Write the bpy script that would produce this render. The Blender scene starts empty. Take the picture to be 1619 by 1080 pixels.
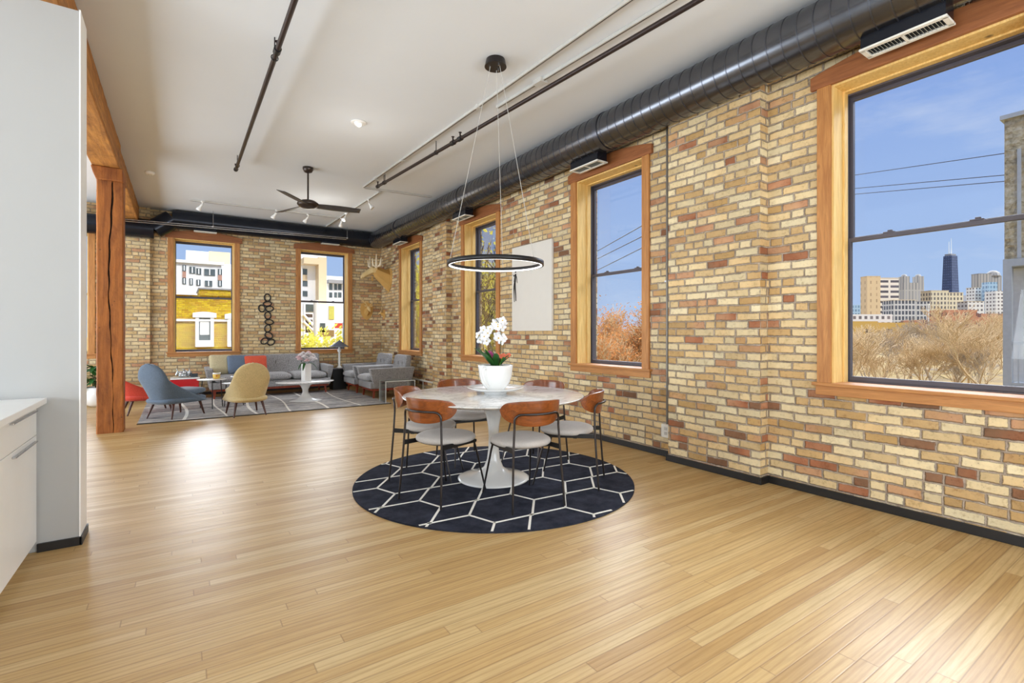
import bpy, bmesh, math, random
from math import sin, cos, pi, radians, tan, atan2, sqrt
from mathutils import Vector, Matrix
R = radians
SC = bpy.context.scene
COL = SC.collection
# ------------------------------------------------------------------ camera
FPX, CX, CY, EYE = 780.0, 809.5, 526.5, 1.30          # focal length and principal point in pixels of 1619x1080
YAW = math.atan2(CX - 284.0, FPX)
SY, CYW = sin(YAW), cos(YAW)
cam = bpy.data.cameras.new('camera'); cam.sensor_width = 36; cam.lens = 36 * FPX / 1619
cam.shift_y = (CY - 540.0) / 1619; cam.clip_end = 3000; cam.clip_start = 0.05
camo = bpy.data.objects.new('camera', cam); COL.objects.link(camo)
camo.location = (0, 0, EYE); camo.rotation_euler = (pi / 2, 0, -YAW); SC.camera = camo
SC.view_settings.view_transform = 'Standard'; SC.view_settings.look = 'None'
SC.view_settings.exposure = 0.0; SC.view_settings.gamma = 1.0; SC.view_settings.use_curve_mapping = False
SC.cycles.max_bounces = 8; SC.cycles.diffuse_bounces = 5; SC.cycles.glossy_bounces = 4
SC.cycles.transparent_max_bounces = 24; SC.cycles.caustics_reflective = False; SC.cycles.caustics_refractive = False
SC.cycles.sample_clamp_indirect = 6

def ray(px, py):
    u = (px - CX) / FPX
    return Vector((SY + u * CYW, CYW - u * SY, (CY - py) / FPX))
def onz(px, py, z=0.0):
    v = ray(px, py); return Vector((0, 0, EYE)) + v * ((z - EYE) / v.z)
def onx(px, py, x):
    v = ray(px, py); return Vector((0, 0, EYE)) + v * (x / v.x)
def ony(px, py, y):
    v = ray(px, py); return Vector((0, 0, EYE)) + v * (y / v.y)
def at(px, py, t):
    return Vector((0, 0, EYE)) + ray(px, py) * t

# ------------------------------------------------------------------ world: clear autumn sky
SKY_FILL_END, SKY_FILL_SIDE = 17.0, 18.0  # strength of the added sky glow outside the view
W = bpy.data.worlds.new('sky'); SC.world = W; W.use_nodes = True
nt = W.node_tree; nt.nodes.clear()
def _n(nt, t, **k):
    n = nt.nodes.new(t)
    for a, b in k.items(): setattr(n, a, b)
    return n
tc = _n(nt, 'ShaderNodeTexCoord'); sep = _n(nt, 'ShaderNodeSeparateXYZ')
nt.links.new(tc.outputs['Generated'], sep.inputs[0])
rmp = _n(nt, 'ShaderNodeValToRGB'); e = rmp.color_ramp.elements
e[0].position = 0.0; e[0].color = (0.47, 0.62, 0.90, 1)
e[1].position = 0.75; e[1].color = (0.14, 0.25, 0.66, 1)
x = e.new(0.22); x.color = (0.36, 0.51, 0.86, 1)
x = e.new(0.45); x.color = (0.24, 0.38, 0.80, 1)
nt.links.new(sep.outputs['Z'], rmp.inputs[0])
mp = _n(nt, 'ShaderNodeMapping'); mp.inputs['Scale'].default_value = (1.6, 1.6, 5.5); mp.inputs['Rotation'].default_value = (0.35, 0.2, 0.3)
nz = _n(nt, 'ShaderNodeTexNoise'); nz.inputs['Scale'].default_value = 2.2; nz.inputs['Detail'].default_value = 9; nz.inputs['Roughness'].default_value = 0.62
nt.links.new(tc.outputs['Generated'], mp.inputs[0]); nt.links.new(mp.outputs[0], nz.inputs[0])
cr = _n(nt, 'ShaderNodeValToRGB'); cr.color_ramp.elements[0].position = 0.52; cr.color_ramp.elements[1].position = 0.85
cr.color_ramp.elements[1].color = (0.6, 0.6, 0.6, 1)
nt.links.new(nz.outputs[0], cr.inputs[0])
mx = _n(nt, 'ShaderNodeMixRGB'); nt.links.new(cr.outputs[0], mx.inputs[0]); nt.links.new(rmp.outputs[0], mx.inputs[1]); mx.inputs[2].default_value = (0.80, 0.84, 0.95, 1)
def _m(op, a, b=None, c=None):
    n = _n(nt, 'ShaderNodeMath', operation=op)
    for i, v in enumerate((a, b, c)):
        if v is None: continue
        if isinstance(v, (int, float)): n.inputs[i].default_value = v
        else: nt.links.new(v, n.inputs[i])
    return n.outputs[0]
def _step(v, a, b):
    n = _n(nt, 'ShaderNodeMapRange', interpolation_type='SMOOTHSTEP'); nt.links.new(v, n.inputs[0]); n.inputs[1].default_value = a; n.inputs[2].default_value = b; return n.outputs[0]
# bright bands added out of view for floor sheen, beyond end and side walls
fill_end = _m('MULTIPLY', _m('MULTIPLY', _step(sep.outputs[2], 0.165, 0.19), _m('SUBTRACT', 1.0, _step(sep.outputs[2], 0.45, 0.62))), _step(sep.outputs[1], 0.90, 0.955))
fill_side = _m('MULTIPLY', _m('MULTIPLY', _step(sep.outputs[2], 0.42, 0.48), _m('SUBTRACT', 1.0, _step(sep.outputs[2], 0.75, 0.88))), _step(sep.outputs[0], 0.30, 0.55))
fill_mid = _m('MULTIPLY', _m('MULTIPLY', _step(sep.outputs[2], 0.33, 0.36), _m('SUBTRACT', 1.0, _step(sep.outputs[2], 0.6, 0.8))), _m('MULTIPLY', _step(sep.outputs[1], 0.48, 0.60), _step(sep.outputs[0], 0.2, 0.4)))
fill_side = _m('MAXIMUM', fill_side, fill_mid)
hz = _m('ADD', _m('MULTIPLY', fill_end, SKY_FILL_END), _m('MULTIPLY', fill_side, SKY_FILL_SIDE))
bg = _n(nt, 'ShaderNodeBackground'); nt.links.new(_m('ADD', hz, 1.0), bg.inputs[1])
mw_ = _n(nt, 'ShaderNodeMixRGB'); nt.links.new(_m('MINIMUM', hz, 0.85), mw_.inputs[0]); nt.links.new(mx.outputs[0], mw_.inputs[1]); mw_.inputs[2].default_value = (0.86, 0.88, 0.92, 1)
mx = mw_
out = _n(nt, 'ShaderNodeOutputWorld')
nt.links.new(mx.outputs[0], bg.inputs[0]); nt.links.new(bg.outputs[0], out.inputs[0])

def light(name, typ, loc, rot, power, size=None, color=(1, 1, 1), **k):
    l = bpy.data.lights.new(name, typ); l.energy = power; l.color = color
    if typ == 'AREA':
        l.shape = 'RECTANGLE'; l.size = size[0]; l.size_y = size[1]
    for a, b in k.items(): setattr(l, a, b)
    o = bpy.data.objects.new(name, l); COL.objects.link(o); o.location = loc; o.rotation_euler = rot
    return o
# sun from behind the camera and to the left, it never enters the visible part of the room
light('sun', 'SUN', (0, -20, 30), Vector((0.22, 0.70, -0.72)).to_track_quat('-Z', 'Y').to_euler(), 2.15, color=(1, 0.96, 0.90), angle=0.01)
# area lights added on the unseen sides as daylight-coloured fill
FILL_COL = (0.84, 0.92, 1.0)
light('added_fill_left', 'AREA', (-4.8, 8.2, 1.8), (0, -pi / 2 - 0.40, 0), 560, (2.8, 6.4), FILL_COL)
light('added_fill_rear', 'AREA', (1.9, -2.8, 1.7), (pi / 2 + 0.60, 0, 0), 225, (4.4, 2.6), FILL_COL)
light('added_fill_left_rear', 'AREA', (-4.8, 0.2, 1.8), (0, -pi / 2 - 0.50, 0), 520, (2.8, 4.6), FILL_COL)
light('added_fill_right_rear', 'AREA', (4.15, -1.75, 1.9), (0, pi / 2 + 0.15, 0), 170, (2.3, 1.3), FILL_COL)  # added beside the camera to brighten the cabinet front
# portals guide the sky sampling through the visible windows
for cy_ in (1.265, 4.26, 7.29, 10.34):
    light('window_portal', 'AREA', (4.72, cy_, 2.06), (0, pi / 2, 0), 1, (2.5, 1.2)).data.cycles.is_portal = True
for cx_ in (-1.98, 0.443, 2.868):
    light('window_portal', 'AREA', (cx_, 12.72, 2.06), (-pi / 2, 0, 0), 1, (1.2, 2.5)).data.cycles.is_portal = True
# the room's own ceiling fittings
light('ceiling_fitting_light', 'POINT', (1.75, 5.84, 3.2), (0, 0, 0), 5, color=(1, 0.97, 0.92), shadow_soft_size=0.4)
light('ceiling_track_light', 'POINT', (2.2, 9.6, 3.2), (0, 0, 0), 12, color=(1, 0.97, 0.92), shadow_soft_size=0.4)
# ------------------------------------------------------------------ materials
class NT:
    def __init__(s, name):
        s.m = bpy.data.materials.new(name); s.m.use_nodes = True; s.t = s.m.node_tree
        s.b = s.t.nodes['Principled BSDF']; s.o = s.t.nodes['Material Output']
    def n(s, t, **k):
        n = s.t.nodes.new(t)
        for a, b in k.items(): setattr(n, a, b)
        return n
    def l(s, a, b): s.t.links.new(a, b)
    def math(s, op, a, b=None, c=None):
        n = s.n('ShaderNodeMath', operation=op)
        for i, v in enumerate((a, b, c)):
            if v is None: continue
            if isinstance(v, (int, float)): n.inputs[i].default_value = v
            else: s.l(v, n.inputs[i])
        return n.outputs[0]
    def noise(s, vec, scale, detail=4, rough=0.5, dist=0.0, dim='3D'):
        n = s.n('ShaderNodeTexNoise', noise_dimensions=dim); n.inputs['Scale'].default_value = scale
        n.inputs['Detail'].default_value = detail; n.inputs['Roughness'].default_value = rough; n.inputs['Distortion'].default_value = dist
        if vec is not None: s.l(vec, n.inputs['Vector'])
        return n.outputs[0]
    def ramp(s, fac, stops, interp='LINEAR'):
        n = s.n('ShaderNodeValToRGB'); cr = n.color_ramp; cr.interpolation = interp
        while len(cr.elements) < len(stops): cr.elements.new(0.5)
        for el, (p, c) in zip(cr.elements, stops):
            el.position = p; el.color = (c[0], c[1], c[2], 1) if len(c) == 3 else c
        s.l(fac, n.inputs[0]); return n.outputs[0]
    def mix(s, fac, a, b, mode='MIX'):
        n = s.n('ShaderNodeMixRGB', blend_type=mode)
        for i, v in enumerate((fac, a, b)):
            if isinstance(v, (int, float)): n.inputs[i].default_value = v
            elif isinstance(v, tuple): n.inputs[i].default_value = (v[0], v[1], v[2], 1)
            else: s.l(v, n.inputs[i])
        return n.outputs[0]
    def comb(s, x, y, z=0.0):
        n = s.n('ShaderNodeCombineXYZ')
        for i, v in enumerate((x, y, z)):
            if isinstance(v, (int, float)): n.inputs[i].default_value = v
            else: s.l(v, n.inputs[i])
        return n.outputs[0]
    def bump(s, h, strength=0.3, dist=0.01):
        n = s.n('ShaderNodeBump'); n.inputs['Strength'].default_value = strength; n.inputs['Distance'].default_value = dist
        s.l(h, n.inputs['Height']); s.l(n.outputs[0], s.b.inputs['Normal'])
    def obj(s):
        return s.n('ShaderNodeTexCoord').outputs['Object']
    def mapping(s, vec, scale=(1, 1, 1), rot=(0, 0, 0)):
        n = s.n('ShaderNodeMapping'); n.inputs['Scale'].default_value = scale; n.inputs['Rotation'].default_value = rot
        s.l(vec, n.inputs[0]); return n.outputs[0]

def srgb(r, g, b):
    f = lambda c: (c / 255 / 12.92) if c / 255 <= 0.04045 else ((c / 255 + 0.055) / 1.055) ** 2.4
    return (f(r), f(g), f(b))
MATS = {}
def flat(name, col, rough=0.5, metal=0.0, var=0.06, scale=8, bump=0.0, bscale=60, spec=0.5, coat=0.0, emit=None, sheen=0.0):
    if name in MATS: return MATS[name]
    s = NT(name); s.b.inputs['Roughness'].default_value = rough; s.b.inputs['Metallic'].default_value = metal
    s.b.inputs['Specular IOR Level'].default_value = spec
    if coat: s.b.inputs['Coat Weight'].default_value = coat; s.b.inputs['Coat Roughness'].default_value = 0.08
    if sheen: s.b.inputs['Sheen Weight'].default_value = sheen
    c = s.obj(); nz = s.noise(c, scale, 4)
    lo = tuple(v * (1 - var) for v in col); hi = tuple(min(1, v * (1 + var)) for v in col)
    s.l(s.ramp(nz, [(0.3, lo), (0.7, hi)]), s.b.inputs['Base Color'])
    if bump: s.bump(s.noise(c, bscale, 3), bump, 0.004)
    if emit:
        s.b.inputs['Emission Color'].default_value = (*emit[0], 1); s.b.inputs['Emission Strength'].default_value = emit[1]
    MATS[name] = s.m; return s.m

def brick_mat(name, ramp, w=0.213, h=0.0705, mortar=(0.32, 0.29, 0.25), seed=0.0, mw=0.010, cont=1.0):
    s = NT(name); g = s.n('ShaderNodeNewGeometry'); pos = s.n('ShaderNodeSeparateXYZ'); s.l(g.outputs['Position'], pos.inputs[0])
    nr = s.n('ShaderNodeSeparateXYZ'); s.l(g.outputs['True Normal'], nr.inputs[0])
    isx = s.math('GREATER_THAN', s.math('ABSOLUTE', nr.outputs[0]), 0.5)
    u = s.math('ADD', s.math('MULTIPLY', pos.outputs[1], isx), s.math('MULTIPLY', pos.outputs[0], s.math('SUBTRACT', 1.0, isx)))
    p0 = g.outputs['Position']
    wob = s.noise(p0, 2.6, 2, 0.5); wob2 = s.noise(p0, 22.0, 3, 0.6)
    v = s.math('ADD', pos.outputs[2], s.math('ADD', s.math('MULTIPLY', s.math('SUBTRACT', wob, 0.5), 0.022), s.math('MULTIPLY', s.math('SUBTRACT', wob2, 0.5), 0.010)))
    row = s.math('FLOOR', s.math('DIVIDE', v, h)); fv = s.math('FRACT', s.math('DIVIDE', v, h))
    rn = s.n('ShaderNodeTexWhiteNoise', noise_dimensions='2D'); s.l(s.comb(row, seed + 3.1), rn.inputs['Vector'])
    off = s.math('ADD', s.math('MULTIPLY', s.math('MODULO', s.math('ABSOLUTE', row), 2.0), 0.5), s.math('MULTIPLY', rn.outputs[0], 0.22))
    uu = s.math('ADD', s.math('DIVIDE', s.math('ADD', u, s.math('MULTIPLY', s.math('SUBTRACT', wob2, 0.5), 0.012)), w), off)
    c0 = s.math('FLOOR', uu); fu = s.math('FRACT', uu)
    # some stretchers are split in two headers
    sp = s.n('ShaderNodeTexWhiteNoise', noise_dimensions='3D'); s.l(s.comb(row, c0, seed + 9.0), sp.inputs['Vector'])
    split = s.math('GREATER_THAN', sp.outputs[0], 0.88)
    half = s.math('MULTIPLY', split, s.math('GREATER_THAN', fu, 0.5))
    fu2 = s.math('ADD', s.math('MULTIPLY', s.math('SUBTRACT', 1.0, split), fu), s.math('MULTIPLY', split, s.math('FRACT', s.math('MULTIPLY', fu, 2.0))))
    wl = s.math('SUBTRACT', w, s.math('MULTIPLY', split, w / 2))
    du = s.math('MULTIPLY', s.math('MINIMUM', fu2, s.math('SUBTRACT', 1.0, fu2)), wl)
    dv = s.math('MULTIPLY', s.math('MINIMUM', fv, s.math('SUBTRACT', 1.0, fv)), h)
    dd = s.math('MINIMUM', du, dv)
    idn = s.n('ShaderNodeTexWhiteNoise', noise_dimensions='3D'); s.l(s.comb(row, s.math('ADD', c0, s.math('MULTIPLY', half, 0.37)), seed), idn.inputs['Vector'])
    jit = s.math('MULTIPLY', s.math('SUBTRACT', s.noise(p0, 40, 3, 0.6), 0.5), 0.012)
    patch = s.math('MULTIPLY', s.math('SUBTRACT', s.noise(p0, 0.9, 3, 0.55), 0.5), 0.55)
    k = s.math('ADD', idn.outputs[0], patch)
    col = s.ramp(k, ramp, 'LINEAR')
    idv = s.n('ShaderNodeSeparateColor'); s.l(idn.outputs[1], idv.inputs[0])
    col = s.mix(1.0, col, s.ramp(idv.outputs[1], [(0, (0.84, 0.83, 0.81)), (1, (1.10, 1.09, 1.07))]), 'MULTIPLY')
    mot = s.noise(p0, 26, 5, 0.65)
    col = s.mix(cont, col, s.ramp(mot, [(0.28, (0.72, 0.66, 0.58)), (0.45, (1, 1, 1)), (0.75, (1.12, 1.11, 1.08))]), 'MULTIPLY')
    big = s.noise(p0, 1.4, 4, 0.6)
    col = s.mix(0.8, col, s.ramp(big, [(0.3, (0.84, 0.80, 0.76)), (0.7, (1.10, 1.10, 1.10))]), 'MULTIPLY')
    pits = s.math('LESS_THAN', s.noise(p0, 75, 2, 0.5), 0.27)
    col = s.mix(s.math('MULTIPLY', pits, 0.7), col, (0.10, 0.07, 0.05))
    mfac = s.ramp(s.math('ADD', dd, jit), [(mw * 0.40 * 1.0, (1, 1, 1)), (mw * 0.85, (0, 0, 0))])
    mcol = s.mix(1.0, mortar, s.ramp(s.noise(p0, 14, 4, 0.7), [(0.3, (0.55, 0.52, 0.50)), (0.7, (1.35, 1.32, 1.30))]), 'MULTIPLY')
    # the open joint shows as a thin dark line here and there
    crack = s.math('MULTIPLY', s.math('LESS_THAN', s.math('ABSOLUTE', s.math('SUBTRACT', s.math('ADD', dd, jit), mw * 0.62)), 0.0011), s.math('GREATER_THAN', s.noise(p0, 5.0, 3, 0.6), 0.42))
    col = s.mix(mfac, col, mcol); col = s.mix(s.math('MULTIPLY', crack, 0.75), col, (0.09, 0.07, 0.055))
    s.l(col, s.b.inputs['Base Color']); s.b.inputs['Roughness'].default_value = 0.88; s.b.inputs['Specular IOR Level'].default_value = 0.25
    hh = s.math('ADD', s.math('MULTIPLY', s.ramp(s.math('ADD', dd, jit), [(mw * 0.3, (0, 0, 0)), (mw * 1.1, (1, 1, 1))]), 1.0), s.math('MULTIPLY', mot, 0.5))
    s.bump(hh, 0.75, 0.012)
    MATS[name] = s.m; return s.m

CREAM = srgb(224, 203, 160); TAN = srgb(220, 192, 144); BUFF = srgb(204, 172, 124); OCHRE = srgb(192, 158, 106); PINKB = srgb(200, 156, 122)
RED = srgb(166, 108, 78); BRN = srgb(136, 102, 78); GRYB = srgb(150, 130, 104)
PALE = srgb(230, 217, 182)
m_brick_r = brick_mat('side_wall_brick', [(0.0, BRN), (0.05, RED), (0.10, PINKB), (0.16, OCHRE), (0.26, BUFF), (0.38, TAN), (0.55, CREAM), (0.80, PALE), (0.93, CREAM), (1.0, TAN)], mortar=srgb(172, 158, 142), seed=1.0)
m_brick_b = brick_mat('end_wall_brick', [(0.0, PINKB), (0.06, PINKB), (0.15, BUFF), (0.30, TAN), (0.55, CREAM), (0.85, PALE), (0.97, TAN), (1.0, PINKB)], mortar=srgb(178, 162, 138), seed=5.0)

def floor_mat():
    s = NT('oak_floor'); g = s.n('ShaderNodeNewGeometry'); p = s.n('ShaderNodeSeparateXYZ'); s.l(g.outputs['Position'], p.inputs[0])
    pw, pl = 0.066, 1.9
    r = s.math('DIVIDE', p.outputs[1], pw); row = s.math('FLOOR', r); fr = s.math('FRACT', r)
    wn = s.n('ShaderNodeTexWhiteNoise', noise_dimensions='1D'); s.l(row, wn.inputs['W'])
    uu = s.math('ADD', s.math('DIVIDE', p.outputs[0], pl), s.math('MULTIPLY', wn.outputs[0], 7.3))
    c0 = s.math('FLOOR', uu); fu = s.math('FRACT', uu)
    idn = s.n('ShaderNodeTexWhiteNoise', noise_dimensions='2D'); s.l(s.comb(row, c0), idn.inputs['Vector'])
    base = s.ramp(idn.outputs[0], [(0, srgb(180, 146, 94)), (0.3, srgb(190, 158, 106)), (0.65, srgb(196, 165, 113)), (1, srgb(202, 176, 128))])
    v = s.comb(s.math('MULTIPLY', p.outputs[0], 1.3), s.math('MULTIPLY', p.outputs[1], 16), s.math('MULTIPLY', idn.outputs[0], 40))
    grain = s.noise(v, 1.6, 6, 0.6, 1.4)
    v2 = s.comb(s.math('MULTIPLY', p.outputs[0], 5), s.math('MULTIPLY', p.outputs[1], 120), s.math('MULTIPLY', idn.outputs[0], 10))
    fine = s.noise(v2, 1.5, 3, 0.6)
    rings = s.n('ShaderNodeTexWave', wave_type='BANDS', bands_direction='Y'); s.l(s.comb(s.math('MULTIPLY', p.outputs[0], 0.5), s.math('MULTIPLY', p.outputs[1], 6), s.math('MULTIPLY', idn.outputs[0], 9)), rings.inputs['Vector'])
    rings.inputs['Scale'].default_value = 2.0; rings.inputs['Distortion'].default_value = 9; rings.inputs['Detail'].default_value = 2; rings.inputs['Detail Scale'].default_value = 0.8
    col = s.mix(0.55, base, s.ramp(grain, [(0.3, (0.78, 0.72, 0.64)), (0.6, (1.06, 1.05, 1.03))]), 'MULTIPLY')
    col = s.mix(0.55, col, s.ramp(rings.outputs[1], [(0.0, (0.76, 0.68, 0.56)), (0.35, (1, 1, 1))]), 'MULTIPLY')
    col = s.mix(0.5, col, s.ramp(fine, [(0.35, (0.88, 0.85, 0.80)), (0.6, (1.04, 1.04, 1.03))]), 'MULTIPLY')
    big = s.noise(g.outputs['Position'], 0.7, 3)
    col = s.mix(0.5, col, s.ramp(big, [(0.3, (0.93, 0.90, 0.86)), (0.7, (1.06, 1.05, 1.04))]), 'MULTIPLY')
    ed = s.math('MINIMUM', s.math('MULTIPLY', s.math('MINIMUM', fr, s.math('SUBTRACT', 1.0, fr)), pw), s.math('MULTIPLY', s.math('MINIMUM', fu, s.math('SUBTRACT', 1.0, fu)), pl))
    gap = s.ramp(ed, [(0.0, (1, 1, 1)), (0.0016, (0, 0, 0))])
    col = s.mix(s.math('MULTIPLY', gap, 0.6), col, srgb(118, 84, 48))
    s.l(col, s.b.inputs['Base Color'])
    s.l(s.ramp(grain, [(0.3, (0.44,) * 3), (0.7, (0.36,) * 3)]), s.b.inputs['Roughness'])
    s.b.inputs['Specular IOR Level'].default_value = 0.55
    s.bump(s.math('SUBTRACT', s.math('MULTIPLY', fine, 0.25), gap), 0.12, 0.004)
    return s.m
m_floor = floor_mat()

def wood(name, c1, c2, axis='Z', scale=1.0, rough=0.5, knots=True, coat=0.0):
    if name in MATS: return MATS[name]
    s = NT(name); c = s.obj()
    sc = {'X': (1.2, 14, 14), 'Y': (14, 1.2, 14), 'Z': (14, 14, 1.2)}[axis]
    v = s.mapping(c, tuple(a * scale for a in sc))
    g = s.noise(v, 1.5, 6, 0.62, 1.6)
    col = s.ramp(g, [(0.25, c2), (0.5, tuple((a + b) / 2 for a, b in zip(c1, c2))), (0.72, c1)])
    f = s.noise(s.mapping(c, tuple(a * scale * 5 for a in sc)), 1.2, 3, 0.6)
    col = s.mix(0.5, col, s.ramp(f, [(0.35, (0.8, 0.78, 0.74)), (0.6, (1.05, 1.05, 1.05))]), 'MULTIPLY')
    if knots:
        vo = s.n('ShaderNodeTexVoronoi', feature='F1'); vo.inputs['Scale'].default_value = 2.6 * scale; s.l(s.mapping(c, (1.0, 1.0, 0.75)), vo.inputs['Vector'])
        kf = s.ramp(vo.outputs[0], [(0.03, (1, 1, 1)), (0.07, (0, 0, 0))])
        col = s.mix(s.math('MULTIPLY', kf, 0.8), col, (0.07, 0.03, 0.012))
    s.l(col, s.b.inputs['Base Color']); s.b.inputs['Roughness'].default_value = rough
    if coat: s.b.inputs['Coat Weight'].default_value = coat; s.b.inputs['Coat Roughness'].default_value = 0.12
    s.bump(f, 0.15, 0.003); MATS[name] = s.m; return s.m
m_case = wood('pine_casing', srgb(206, 146, 82), srgb(164, 104, 52), 'Z')
m_caseh = wood('pine_casing_cross', srgb(206, 146, 82), srgb(160, 102, 52), 'X')
m_head = wood('stained_head_casing', srgb(172, 108, 62), srgb(128, 76, 44), 'X')
m_jamb = wood('daylit_pine_jamb', srgb(244, 212, 142), srgb(224, 180, 100), 'Z')  # same stain as the casing, with window light put into the colour
m_post = wood('old_timber', srgb(196, 122, 56), srgb(132, 74, 32), 'Z', 0.5, 0.65)
m_beam = wood('old_timber_beam', srgb(212, 150, 74), srgb(140, 86, 40), 'Y', 0.5, 0.65)
def weather(mat, k=.75):
    s = NT.__new__(NT); s.m = mat; s.t = mat.node_tree; s.b = s.t.nodes['Principled BSDF']; s.o = s.t.nodes['Material Output']
    src = s.b.inputs['Base Color'].links[0].from_socket; c = s.obj()
    a = s.mix(k, src, s.ramp(s.noise(s.mapping(c, (1, 1, .5)), 4.5, 7, .7, .5), [(.32, (.42, .34, .28)), (.46, (.92, .90, .86)), (.6, (1.12, 1.10, 1.02)), (.72, (1.30, 1.22, 1.0))]), 'MULTIPLY')
    vo = s.n('ShaderNodeTexVoronoi', feature='F1'); vo.inputs['Scale'].default_value = 9; s.l(c, vo.inputs['Vector'])
    a = s.mix(s.math('MULTIPLY', s.ramp(vo.outputs[0], [(.05, (1, 1, 1)), (.10, (0, 0, 0))]), .7), a, (.05, .025, .012))
    s.l(a, s.b.inputs['Base Color']); s.bump(s.noise(s.mapping(c, (3, 3, 1)), 7, 7, .7), .5, .012)
weather(m_post); weather(m_beam, .6)
m_crack = flat('timber_crack', (0.012, 0.007, 0.004), 0.9)
m_white = flat('white_lacquer', srgb(246, 246, 244), 0.35, var=0.01)
m_wallw = flat('white_paint', srgb(174, 174, 172), 0.8, var=0.012, scale=2)
m_ceil = flat('ceiling_paint', srgb(222, 226, 230), 0.9, var=0.015, scale=1.2, bump=0.15, bscale=30)
m_black = flat('black_paint', (0.008, 0.008, 0.009), 0.4)
m_base = flat('black_baseboard', (0.010, 0.009, 0.009), 0.45)
m_duct = flat('dark_galvanised_duct', srgb(106, 108, 114), 0.24, 0.95, 0.12, 5)
m_ductr = flat('duct_seam', srgb(98, 100, 108), 0.3, 0.95)
m_bduct = flat('black_duct', srgb(30, 34, 44), 0.25, 0.5, spec=0.6)
m_vent = flat('vent_white', srgb(232, 230, 222), 0.45)
m_ventin = flat('vent_slats', srgb(160, 160, 150), 0.5)
m_pipe = flat('dark_iron_pipe', srgb(62, 52, 50), 0.4, 0.6)
m_pipeg = flat('grey_conduit', srgb(128, 124, 118), 0.4, 0.6)
m_rail = flat('grey_track', srgb(196, 194, 188), 0.45)
m_sash = flat('bronze_sash', srgb(84, 80, 88), 0.4, 0.1)
m_metal = flat('steel', srgb(190, 190, 192), 0.25, 1.0)
m_chairleg = flat('dark_bronze_tube', srgb(70, 66, 66), 0.28, 0.85)
m_lampw = flat('lit_lamp', (1, 1, 1), 0.5, emit=((1, 0.95, 0.86), 6.0))
m_walnut = wood('walnut_veneer', srgb(156, 82, 30), srgb(102, 48, 17), 'X', 1.3, 0.28, False, 0.5)
m_dleg = wood('dark_tapered_wood', srgb(92, 50, 34), srgb(56, 28, 20), 'Z', 1, 0.4, False)
m_rleg = wood('red_wood', srgb(176, 74, 42), srgb(120, 44, 26), 'Z', 1, 0.4, False)

def fabric(name, col, scale=160, var=0.22, rough=0.95):
    if name in MATS: return MATS[name]
    s = NT(name); c = s.obj(); a = s.noise(c, scale, 2, 0.7); b = s.noise(c, 9, 4, 0.6)
    lo = tuple(v * (1 - var) for v in col); hi = tuple(min(1, v * (1 + var)) for v in col)
    cc = s.ramp(a, [(0.35, lo), (0.65, hi)])
    cc = s.mix(0.6, cc, s.ramp(b, [(0.3, (0.92,) * 3), (0.7, (1.06,) * 3)]), 'MULTIPLY')
    s.l(cc, s.b.inputs['Base Color']); s.b.inputs['Roughness'].default_value = rough; s.b.inputs['Specular IOR Level'].default_value = 0.2
    s.b.inputs['Sheen Weight'].default_value = 0.25
    s.bump(a, 0.25, 0.002); MATS[name] = s.m; return s.m
m_gray = fabric('grey_tweed', srgb(152, 151, 152), 70, 0.38)
m_seatf = fabric('light_grey_seat', srgb(190, 184, 178), 200, 0.1)
m_blue = fabric('slate_blue_fabric', srgb(98, 114, 132))
m_tan = fabric('mustard_tan_fabric', srgb(206, 186, 138))
m_redf = fabric('coral_red_fabric', srgb(206, 76, 58))
m_pils = fabric('sand_pillow', srgb(206, 194, 158)); m_pilb = fabric('blue_pillow', srgb(112, 128, 150)); m_pilr = fabric('coral_pillow', srgb(222, 96, 70))
def marble():
    s = NT('white_marble'); c = s.obj(); n1 = s.noise(c, 2.2, 8, 0.62, 2.2)
    v = s.ramp(s.math('ABSOLUTE', s.math('SUBTRACT', n1, 0.5)), [(0.0, srgb(204, 204, 204)), (0.03, srgb(236, 236, 235)), (0.12, srgb(244, 244, 244))])
    s.l(v, s.b.inputs['Base Color']); s.b.inputs['Roughness'].default_value = 0.10; s.b.inputs['Specular IOR Level'].default_value = 0.45
    return s.m
m_marble = marble()
m_tulip = flat('white_enamel', srgb(232, 232, 230), 0.16, var=0.005, coat=0.5)
m_ceram = flat('white_ceramic', srgb(240, 240, 238), 0.14, var=0.005, coat=0.4)
def rug_dark():
    s = NT('navy_pile'); c = s.obj(); a = s.noise(c, 6, 5, 0.7); b = s.noise(c, 220, 2, 0.6)
    cc = s.ramp(a, [(0.3, srgb(30, 32, 42)), (0.7, srgb(60, 63, 76))]); cc = s.mix(0.5, cc, s.ramp(b, [(0.3, (0.7,) * 3), (0.7, (1.2,) * 3)]), 'MULTIPLY')
    s.l(cc, s.b.inputs['Base Color']); s.b.inputs['Roughness'].default_value = 1; s.b.inputs['Specular IOR Level'].default_value = 0.1
    s.bump(b, 0.5, 0.004); return s.m
m_rugd = rug_dark()
m_rugl = fabric('cream_pile', srgb(236, 232, 222), 120, 0.08)
def rug_grey():
    s = NT('streaked_grey_pile'); c = s.obj(); a = s.noise(s.mapping(c, (.55, 6.5, 1)), 1.6, 4, 0.75, 0.5)
    cc = s.ramp(a, [(0.32, srgb(80, 80, 88)), (0.41, srgb(178, 172, 168)), (0.46, srgb(104, 106, 114)), (0.53, srgb(214, 208, 200)), (0.59, srgb(136, 138, 144)), (0.70, srgb(216, 210, 202))])
    s.l(cc, s.b.inputs['Base Color']); s.b.inputs['Roughness'].default_value = 1; s.b.inputs['Specular IOR Level'].default_value = 0.1
    s.bump(s.noise(c, 200, 2), 0.4, 0.004); return s.m
m_rugg = rug_grey()
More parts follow.
